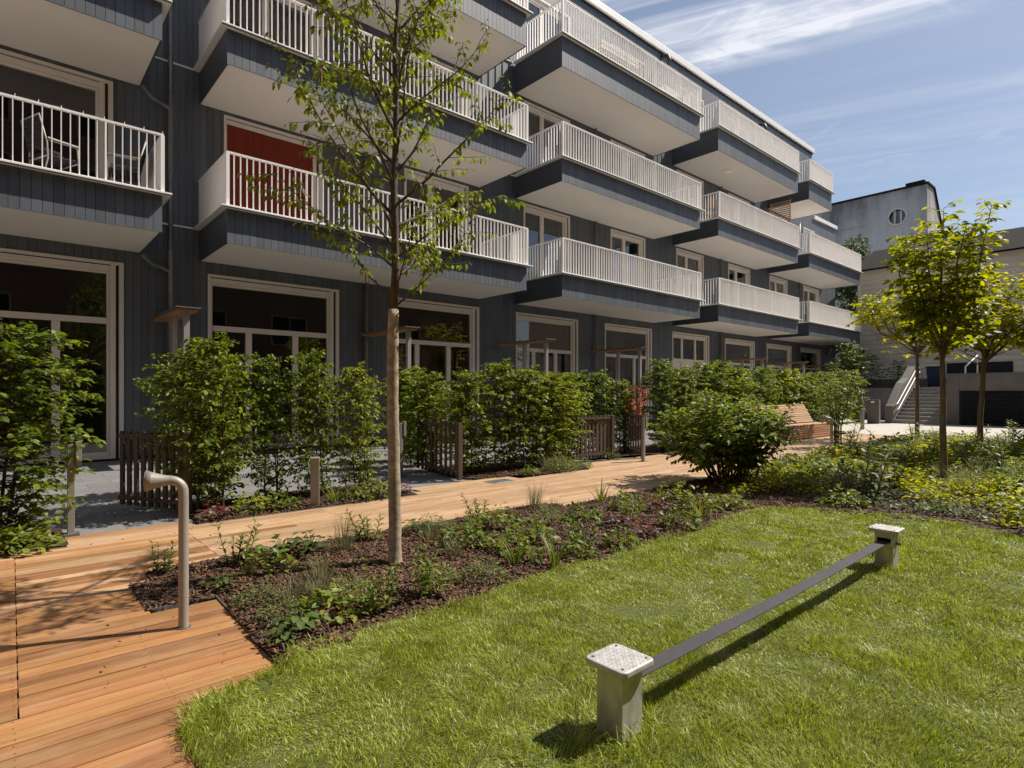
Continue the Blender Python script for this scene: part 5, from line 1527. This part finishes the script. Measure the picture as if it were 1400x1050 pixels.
for i, (x, y, h, w, l) in enumerate(((31.2, 11.3, 2.8, .9, 'tall feathery shrub just right of the end of the apartment building'), (32.6, 11.0, 3.9, 1.0, 'tallest feathery shrub before the cream house'), (34.0, 10.2, 3.3, 1.0, 'tall feathery shrub above the parapet of the stairs'), (35.5, 9.3, 3.0, 1.0, 'tall feathery shrub behind the stair handrail'), (33.6, 8.5, 2.6, .7, 'feathery shrub at the head of the stairs'))):
    place_proto('feathery_shrub', ('t', i % 2), TP[i % 2], l, 'shrub', (x, y, 0), i * 1.3, (w, w, h / 3.4), 'feathery shrubs near the stairs')

def bush():
    rng = random.Random(91)
    t = thing('viburnum_bush', 'big round viburnum bush at the path edge in front of the bench', 'bush', (7.62, 4.12, 0))
    wood, lv = MB(), Leaves()
    for s in range(40):
        az = s * 2.4; rr_ = rng.uniform(.2, 1.0)
        out = Vector((math.cos(az), math.sin(az), 0)) * .95 * rr_
        top = 1.16 - .45 * rr_ ** 2 + rng.uniform(-.1, .08)
        b = Vector((math.cos(az), math.sin(az), 0)) * rng.uniform(.02, .22)
        pts = [b, b.lerp(out, .3) + Vector((0, 0, top * .35)), b.lerp(out, .7) + Vector((0, 0, top * .7)), out + Vector((0, 0, top))]
        wood.tube(pts, [.012, .010, .007, .003], 6)
        for k in range(19):
            u = .28 + .72 * k / 18; p, d = lerp_path(pts, min(.999, u))
            td = side_dir(d, k * 2.4 + rng.uniform(-.5, .5), rad(rng.uniform(40, 80)))
            tp = path_branch(p, td, rng.uniform(.12, .30), 3, rng, .12, .05)
            if tp[-1].z < .16: continue
            wood.tube(tp, [.0035, .003, .002, .001], 4, cap=False)
            leafy_twig(lv, tp, rng, .036, .092, .60, hang=.30, start=.1)
            leafy_twig(lv, tp, rng, .07, .075, .60, hang=.30, start=.3)
    wood.build('stems', M['twig'], t); lv.build('foliage', M['leaf_bush'], t, detail=2, droop=.2, fold=.2)
bush()
def small_shrub():
    rng = random.Random(92)
    t = thing('small_shrub', 'small three stemmed shrub by the path, right of the far speaking tube', 'shrub', (14.5, 5.08, 0))
    wood, lv = MB(), Leaves()
    for s in range(5):
        az = s * 2.4; b = Vector((math.cos(az), math.sin(az), 0)) * .07
        out = b * 4.5; top = rng.uniform(1.45, 1.75)
        pts = [b, b + Vector((0, 0, .5)), b.lerp(out, .5) + Vector((0, 0, top * .6)), out + Vector((0, 0, top))]
        wood.tube(pts, [.02, .016, .01, .004], 6)
        for k in range(18):
            u = .34 + .66 * k / 17; p, d = lerp_path(pts, min(.999, u))
            tp = path_branch(p, side_dir(d, k * 2.4, rad(65)), rng.uniform(.15, .34), 3, rng, .12, .05)
            wood.tube(tp, [.005, .004, .003, .002], 4, cap=False)
            leafy_twig(lv, tp, rng, .05, .10, .58, hang=.3, start=.1)
    wood.build('stems', M['twig'], t); lv.build('foliage', M['leaf_herb'], t, detail=2)
small_shrub()
def acer():
    rng = random.Random(93)
    t = thing('potted_maple', 'small potted maple with orange red leaves on the terrace left of the big bush', 'potted plant', (12.9, 9.6, 0))
    MB().tube([(0, 0, 0), (0, 0, .02), (0, 0, .36), (0, 0, .38)], [.15, .16, .20, .20], 18).build('pot', M['dark'], t, smooth=False)
    wood, lv = MB(), Leaves()
    for s in range(7):
        az = s * 2.4; out = Vector((math.cos(az), math.sin(az), 0)) * rng.uniform(.15, .4)
        pts = [Vector((0, 0, .36)), out * .4 + Vector((0, 0, .75)), out + Vector((0, 0, rng.uniform(1.1, 1.6)))]
        wood.tube(pts, [.01, .007, .003], 5)
        for k in range(12):
            p, d = lerp_path(pts, min(.999, .35 + .65 * k / 11)); tp = path_branch(p, side_dir(d, k * 2.4, rad(65)), .18, 3, rng, .1, 0)
            leafy_twig(lv, tp, rng, .04, .07, .6, hang=.4)
    wood.build('stems', M['twig'], t); lv.build('foliage', M['leaf_acer'], t, detail=1)
acer()

# ------------------------------------------------------------------ small plants in the beds
def strap_blades(n, h, r, w, rng, arch=0.5):
    x = rng.normal(0, r, n); y = rng.normal(0, r, n)
    az = np.arctan2(y, x) + rng.normal(0, .6, n); ln = np.clip(rng.normal(arch * .45, .16, n), 0, 1.2)
    H = h * rng.uniform(.55, 1.1, n)
    K = 5
    V, F, lt = [], [], []
    p = np.stack([x, y, np.zeros(n)], 1); a = ln.copy()
    fa = az + math.pi / 2 + rng.normal(0, .4, n); s = np.stack([np.cos(fa), np.sin(fa), np.zeros(n)], 1)
    rows = []
    for k in range(K + 1):
        ww = w * (1 - (k / K) ** 2 * .94) * .5
        rows.append(np.stack([p - s * ww, p + s * ww], 1))
        d = np.stack([np.cos(az) * np.sin(a), np.sin(az) * np.sin(a), np.cos(a)], 1)
        p = p + d * (H / K)[:, None]; a = a + arch * rng.uniform(.1, .45, n)
    V = np.concatenate(rows, 1).reshape(-1, 3)      # n blades x 2(K+1)
    f = []
    for k in range(K): f += [2 * k, 2 * k + 1, 2 * k + 3, 2 * k + 2]
    f = np.array(f)
    return V, (f[None, :] + (np.arange(n) * 2 * (K + 1))[:, None]).ravel(), np.full(n * K, 4)
def proto_plant(kind, seed):
    rng = random.Random(seed); ng = np.random.default_rng(seed)
    lv = Leaves(); extra = None
    if kind == 'upright':
        w = MB()
        for s in range(rng.randint(6, 9)):
            az = rng.uniform(0, 6.283); b = Vector((math.cos(az), math.sin(az), 0)) * rng.uniform(0, .07); h = rng.uniform(.14, .30)
            pts = path_branch(b, Vector((math.cos(az) * .25, math.sin(az) * .25, 1)), h, 4, rng, .06, .1)
            w.tube(pts, [.0035, .003, .0026, .002, .0012], 5)
            n = int(h / .026)
            for i in range(n):
                p, d = lerp_path(pts, min(.999, .1 + .9 * i / n)); l = rng.uniform(.045, .075) * (1.1 - .45 * i / n)
                for q in (0, math.pi):
                    ld = side_dir(d, i * 1.5 + q + rng.uniform(-.3, .3), rad(rng.uniform(48, 72))); lv.add(p, ld, d, l, l * .34)
        extra = (w, 'stem')
        o = lv.build('leafy_perennial', M['leaf_herb'], None, detail=2, droop=.2)
    elif kind == 'broad':
        w = MB()
        for i in range(26):
            az = i * 2.4; r = rng.uniform(.02, .14); tip = Vector((math.cos(az) * r, math.sin(az) * r, rng.uniform(.04, .12)))
            w.tube([Vector((0, 0, 0)), tip * .6 + Vector((0, 0, .02)), tip], [.003, .0025, .002], 5)
            l = rng.uniform(.05, .085); lv.add(tip, (math.cos(az), math.sin(az), rng.uniform(-.25, .35)), (rng.gauss(0, .25), rng.gauss(0, .25), 1), l, l * .74)
        extra = (w, 'stem')
        o = lv.build('broad_leaved_plant', M['leaf_dark'], None, detail=2, droop=.25, fold=.18)
    elif kind in ('fine', 'leafy', 'carpet', 'yellow'):
        n, r, h, L, wr, m = dict(fine=(420, .15, .13, .026, .4, 'leaf_pale'), leafy=(130, .15, .17, .052, .6, 'leaf_herb'), carpet=(170, .22, .16, .065, .62, 'leaf_herb'), yellow=(120, .2, .15, .075, .62, 'leaf_yellow'))[kind]
        for i in range(n):
            az = rng.uniform(0, 6.283); q = math.sqrt(rng.random()); z = h * (1 - .75 * q * q) * rng.uniform(.25, 1.05)
            p = Vector((math.cos(az) * r * q, math.sin(az) * r * q, z)); l = L * rng.uniform(.6, 1.25)
            lv.add(p, (math.cos(az) + rng.gauss(0, .6), math.sin(az) + rng.gauss(0, .6), rng.gauss(.15, .45)), (rng.gauss(0, .4), rng.gauss(0, .4), 1), l, l * wr)
        o = lv.build(dict(fine='fine_leaved_plant', leafy='leafy_perennial', carpet='ground_cover_plant', yellow='yellow_green_plant')[kind], M[m], None, detail=1 if kind == 'fine' else 2, droop=.15)
    elif kind == 'heuchera':
        for i in range(46):
            az = i * 2.4; q = math.sqrt((i + .5) / 46); p = Vector((math.cos(az) * .10 * q, math.sin(az) * .10 * q, .13 * (1 - .6 * q) * rng.uniform(.6, 1.15) + .02)); l = rng.uniform(.028, .048)
            lv.add(p, (math.cos(az), math.sin(az), rng.uniform(-.3, .25)), (rng.gauss(0, .35), rng.gauss(0, .35), 1), l, l * .85)
        o = lv.build('purple_leaved_plant', M['leaf_red'], None, detail=2, droop=.2, fold=.12)
    elif kind == 'tuft':
        V, F, lt = strap_blades(90, .17, .035, .004, ng, .55); o = mesh_np('grass_tuft', V, F, lt, M['tuft'])
    elif kind == 'lily':
        V, F, lt = strap_blades(20, .26, .022, .012, ng, .55); o = mesh_np('strap_leaved_plant', V, F, lt, M['leaf_herb'])
    elif kind == 'wisp':
        V, F, lt = strap_blades(120, .30, .03, .0028, ng, .35); o = mesh_np('ornamental_grass', V, F, lt, M['tuft'])
    o2 = [o]
    if extra:
        o2.append(extra[0].build(extra[1], M['stem'], o))
    if kind == 'heuchera':
        fl = MB(); lv2 = Leaves()
        for i in range(2):
            az = i * 2.3; q = Vector((math.cos(az) * .05, math.sin(az) * .05, rng.uniform(.08, .14)))
            for k in range(3): lv2.add(q, (math.cos(az + k * .8), math.sin(az + k * .8), .2), (0, 0, 1), rng.uniform(.035, .045), .036)
        o2.append(leaves_obj('young_leaf', lv2.d, M['petal_red'], o, detail=2))
    return o2
PR = {}
for kd, nv in (('upright', 2), ('broad', 2), ('fine', 2), ('leafy', 2), ('carpet', 2), ('yellow', 2), ('heuchera', 2), ('tuft', 2), ('lily', 2), ('wisp', 1)):
    for v in range(nv): PR[(kd, v)] = [proto_plant(kd, 100 + 17 * v + len(PR)), False]
CAT = dict(upright='perennial', broad='perennial', fine='perennial', leafy='perennial', carpet='ground cover', yellow='ground cover', heuchera='perennial', tuft='grass tuft', lily='perennial', wisp='ornamental grass')
rp = random.Random(8)
def plant(kind, x, y, s=1.0, label=None, group=None, v=None):
    v = rp.randrange(2) if v is None else v
    if (kind, v) not in PR: v = 0
    pr = PR[(kind, v)]
    if not pr[1]:
        o = pr[0][0]; pr[1] = True
    else:
        o = pr[0][0].copy(); col.objects.link(o)
        for c in pr[0][1:]:
            d = c.copy(); col.objects.link(d); d.parent = o
    o.location = (x, y, float(mulch_h(np.array([x]), np.array([y]))[0])); o.rotation_euler = (0, 0, rp.uniform(0, 6.283)); o.scale = (s, s, s * rp.uniform(.9, 1.1))
    tag(o, label, CAT[kind], group)
    return o
GN = 'low plants dotted through the near mulch bed'
NEARP = [
 ('upright', 1.27, 4.46, 1.2, 'upright leafy perennial at the path edge, nearest the left end of the mulch bed'),
 ('upright', 0.86, 4.60, 0.9, 'small upright perennial half hidden behind the speaking tube pole'),
 ('broad', 1.58, 4.42, 1.2, 'dark broad leaved plant at the path edge, left one of the pair'),
 ('broad', 1.80, 4.40, 1.2, 'dark broad leaved plant at the path edge, right one of the pair'),
 ('broad', 1.07, 4.00, 0.7, 'small round leaved plant in the left corner of the mulch bed'),
 ('leafy', 1.40, 4.15, 1.1, 'leafy perennial left of the slim tree, behind the small round leaved plant'),
 ('wisp', 2.02, 4.30, 1.1, 'airy ornamental grass at the path edge left of the slim tree trunk'),
 ('upright', 2.35, 4.52, 1.1, 'upright perennial at the path edge just left of the slim tree trunk'),
 ('heuchera', 3.70, 6.26, 1.2, 'purple leaved plant at the right end of the hedge bed, by the second gate'),
 ('broad', 2.78, 4.40, 1.0, 'broad leaved plant at the path edge just right of the slim tree trunk'),
 ('tuft', 2.72, 4.10, 1.1, 'soft grass tuft right of the slim tree trunk'),
 ('upright', 1.93, 2.99, 1.2, 'upright perennial with pale leaves close to the lawn, in front of the tree'),
 ('leafy', 2.83, 3.80, 1.3, 'leafy perennial in the middle of the mulch bed, two steps right of the trunk'),
 ('upright', 3.05, 4.00, 1.0, 'upright perennial behind the middle leafy perennial'),
 ('fine', 2.40, 3.02, 1.1, 'low ferny plant close to the lawn edge, right of the pale upright perennial'),
 ('lily', 2.80, 3.14, 0.9, 'strap leaved green clump near the lawn edge, left one of two'),
 ('leafy', 3.00, 3.42, 1.1, 'leafy perennial behind the left strap leaved clump'),
 ('leafy', 3.33, 3.50, 1.2, 'rounded leafy perennial in the right half of the mulch bed'),
 ('lily', 2.98, 2.90, 1.0, 'strap leaved green clump at the very lawn edge, right one of two'),
 ('upright', 3.50, 3.15, 1.2, 'bushy upright perennial right of the strap leaved clumps'),
 ('leafy', 4.24, 3.75, 1.2, 'leafy perennial behind the purple leaved plants, left one'),
 ('wisp', 4.40, 4.62, 1.2, 'airy ornamental grass standing right at the notch in the path'),
 ('lily', 5.10, 4.25, 1.1, 'strap leaved plant at the path edge left of the big bush'),
 ('heuchera', 4.30, 3.40, 1.15, 'purple plant with red young leaves, left one near the lawn'),
 ('heuchera', 4.20, 3.00, 1.1, 'purple plant with red young leaves, nearest to the lawn'),
 ('heuchera', 5.24, 3.58, 1.1, 'purple plant with red young leaves, beside the big bush'),
 ('leafy', 3.75, 2.93, 1.0, 'bright leafy clump at the lawn edge before the purple plants'),
 ('carpet', 1.42, 3.12, 0.85, 'large leafy clump in the lower left of the mulch bed'),
 ('broad', 1.16, 2.98, 0.9, 'broad leaved plant at the corner where deck, bed and lawn meet'),
 ('broad', 1.06, 2.89, 0.6, 'small broad leaved plant touching the lawn corner'),
 ('fine', 1.15, 3.18, 0.9, 'ferny plant near the deck edge, lower one'),
 ('fine', 1.13, 3.55, 0.9, 'ferny plant near the deck edge, upper one'),
 ('tuft', 1.46, 3.42, 1.1, 'fine grass tuft in the lower left part of the bed, right one'),
 ('tuft', 1.29, 3.42, 1.1, 'fine grass tuft in the lower left part of the bed, left one'),
 ('tuft', 1.62, 3.75, 1.1, 'fine grass tuft a step left of the slim tree trunk'),
 ('fine', 1.60, 3.30, 1.0, 'ferny plant between the grass tufts and the pale upright perennial'),
 ('upright', 1.62, 3.02, 1.0, 'slender perennial rising out of the large leafy clump'),
 ('heuchera', 1.60, 6.24, 1.3, 'purple leaved plant at the left end of the hedge bed, by the nearest gate'),
 ('leafy', 1.95, 6.34, 1.2, 'leafy plant at the foot of the near hedge, left part'),
 ('leafy', 2.28, 6.38, 1.3, 'leafy plant at the foot of the near hedge, left of the bollard'),
 ('lily', 2.85, 6.28, 1.2, 'strap leaved plant right of the square bollard'),
 ('leafy', 3.10, 6.26, 1.1, 'leafy plant at the foot of the near hedge, right of the bollard'),
 ('leafy', 3.42, 6.30, 1.3, 'leafy plant at the foot of the near hedge, by the purple plant'),
 ('wisp', 6.50, 6.52, 1.1, 'fine leaved grassy clump at the foot of the long hedge, left one'),
 ('wisp', 6.85, 6.55, 1.2, 'fine leaved grassy clump at the foot of the long hedge, middle one'),
 ('fine', 6.75, 6.48, 1.8, 'wide fine leaved cushion at the foot of the long hedge'),
 ('fine', 7.25, 6.55, 1.6, 'fine leaved cushion left of the closed gate'),
 ('fine', 8.72, 7.1, 1.6, 'fine leaved plant right of the closed gate'),
 ('leafy', 6.05, 6.45, 0.9, 'small leafy plant beside the steel access cover'),
 ('tuft', 2.62, 3.60, 1.1, 'grass tuft between the trunk and the middle leafy perennial'),
 ('leafy', 3.45, 4.10, 1.2, 'leafy perennial near the path, right of the middle'),
 ('leafy', 4.70, 2.98, 1.2, 'leafy clump at the lawn edge, first one left of the big bush'),
 ('upright', 4.55, 3.50, 1.2, 'upright perennial among the purple plants'),
 ('leafy', 5.55, 3.30, 1.4, 'leafy clump at the lawn edge under the big bush'),
 ('carpet', 5.97, 3.18, 1.0, 'dense leafy clump near the lawn corner in front of the big bush'),
 ('leafy', 5.70, 3.72, 1.4, 'leafy clump at the left foot of the big bush'),
 ('lily', 5.25, 3.10, 1.1, 'strap leaved clump at the lawn edge beside the purple plants'),
 ('leafy', 5.03, 3.85, 1.2, 'leafy perennial between the purple plants and the path'),
 ('tuft', 4.27, 4.25, 1.1, 'grass tuft behind the left purple plant'),
 ('upright', 3.50, 4.42, 1.1, 'upright perennial at the path edge, middle of the bed'),
 ('fine', 2.95, 4.45, 1.1, 'ferny plant at the path edge right of the trunk'),
 ('fine', 3.95, 3.95, 1.1, 'ferny plant in the middle right of the mulch bed'),
 ('leafy', 3.27, 2.95, 0.9, 'small leafy plant at the lawn edge between strap leaved and bright clumps'),
 ('fine', 2.18, 3.20, .9, 'low ferny plant two steps in front of the slim tree'),
 ('leafy', 2.95, 3.15, .8, 'small leafy plant squeezed between the two strap leaved clumps'),
]
for k, x, y, s, l in NEARP: plant(k, x, y, s, l, GN)
for i, (x, y, s, l) in enumerate(((0.12, 6.05, 1.1, 'pale green leafy clump at the left edge, nearest the post'), (-0.12, 6.1, 1.3, 'pale green leafy clump at the left edge, middle one'), (-0.4, 6.15, 1.3, 'pale green leafy clump cut by the left edge'), (0.0, 6.3, 1.3, 'pale green leafy clump at the foot of the left hornbeam shrub'))):
    plant('carpet', x, y, s, l, 'pale leafy clumps at the left edge')
# right hand planting: individual clumps and a low carpet
rq = random.Random(19)
RB = [(6.9, 2.6), (7.0, 1.9), (6.95, 1.2), (6.9, 0.3), (19.0, 1.6), (19.2, 4.6), (13.4, 4.6), (12.8, 4.3), (8.9, 4.3)]
TR3 = [(9.68, 2.05), (13.55, 2.33), (18.35, 4.47), (7.62, 4.12)]
placed = []
tries = 0
while len(placed) < 125 and tries < 9000:
    tries += 1
    x, y = rq.uniform(6.9, 19.2), rq.uniform(-0.2, 4.6)
    if not bool(in_poly(np.array([x]), np.array([y]), RB)[0]): continue
    if rq.random() > (9.0 / x) ** 1.1: continue
    if any(math.hypot(x - a, y - b) < .42 + .012 * x for a, b in placed): continue
    if any(math.hypot(x - a, y - b) < .3 for a, b in TR3): continue
    placed.append((x, y))
RK = dict(carpet=('leafy green clump in the wide planting at right, under the young trees', 'green clumps in the right hand planting'), yellow=('bright yellow green clump in the wide planting at right', 'yellow green clumps in the right hand planting'),
          fine=('fine leaved grey green cushion in the wide planting at right', 'fine leaved cushions in the right hand planting'), leafy=('small leafy perennial in the wide planting at right', 'small perennials in the right hand planting'), upright=('upright leafy perennial in the wide planting at right', 'upright perennials in the right hand planting'), tuft=('grass tuft in the wide planting at right', 'grass tufts in the right hand planting'))
for x, y in placed:
    nz = float(vnoise(np.array([x * .9]), np.array([y * .9]), 15)[0])
    k = rq.choices(['yellow', 'carpet', 'fine', 'leafy', 'upright', 'tuft'], [3.4 if nz > .45 else 1.4, 2.0, 1.8, 1.6, 2.4, 1.8])[0]
    l, g = RK[k]
    plant(k, x, y, (rq.uniform(1.4, 2.6) if k in ('upright', 'tuft') else rq.uniform(1.0, 2.0)), l, g)
rg = np.random.default_rng(55)
def carpet(name, mat, dens, L, seed, lo, hi, h, label):   # loose patches, bare mulch between
    poly = [(6.35, 2.75), (6.95, 1.9), (7.0, 1.3), (6.85, 0.8), (6.9, -0.4), (19.0, 0.9), (19.3, 4.75), (13.4, 4.65), (12.8, 4.36), (8.9, 4.36), (7.3, 4.2), (6.6, 3.4)]
    mk = lambda x, y: np.clip((vnoise(x * 1.1, y * 1.1, seed) * .65 + vnoise(x * 3.1, y * 3.1, seed + 1) * .35 - lo) / (hi - lo), 0, 1) * np.clip(9.5 / x, .35, 1)
    cx, cy_ = scatter(poly, dens, rg, mk)
    k = np.ones(len(cx), bool)
    for a, b in TR3: k &= np.hypot(cx - a, cy_ - b) > .16
    cx, cy_ = cx[k], cy_[k]; n = len(cx)
    hz_ = h * (.15 + 1.7 * vnoise(cx * 1.9, cy_ * 1.9, seed + 3) ** 1.6) * rg.uniform(.2, 1, n)
    az = rg.uniform(0, 6.283, n)
    D = np.stack([np.cos(az), np.sin(az), rg.normal(.1, .4, n)], 1); Nn = np.stack([rg.normal(0, .4, n), rg.normal(0, .4, n), np.ones(n)], 1)
    Ls = L * rg.uniform(.55, 1.2, n)
    o = leaves_obj(name, (np.stack([cx, cy_, mulch_h(cx, cy_) + .01 + hz_], 1), D, Nn, Ls, Ls * .6), mat, None, detail=1)
    tag(o, kind='stuff', label=label, cat='ground cover')
carpet('ground_cover', M['leaf_herb'], 650, .055, 61, .56, .64, .20, 'low green ground cover filling the right hand planting')
carpet('ground_cover', M['leaf_yellow'], 800, .060, 71, .55, .63, .18, 'yellow green ground cover patches in the right hand planting')
carpet('ground_cover', M['leaf_dark'], 500, .05, 81, .52, .66, .14, 'dark green ground cover patches in the right hand planting')
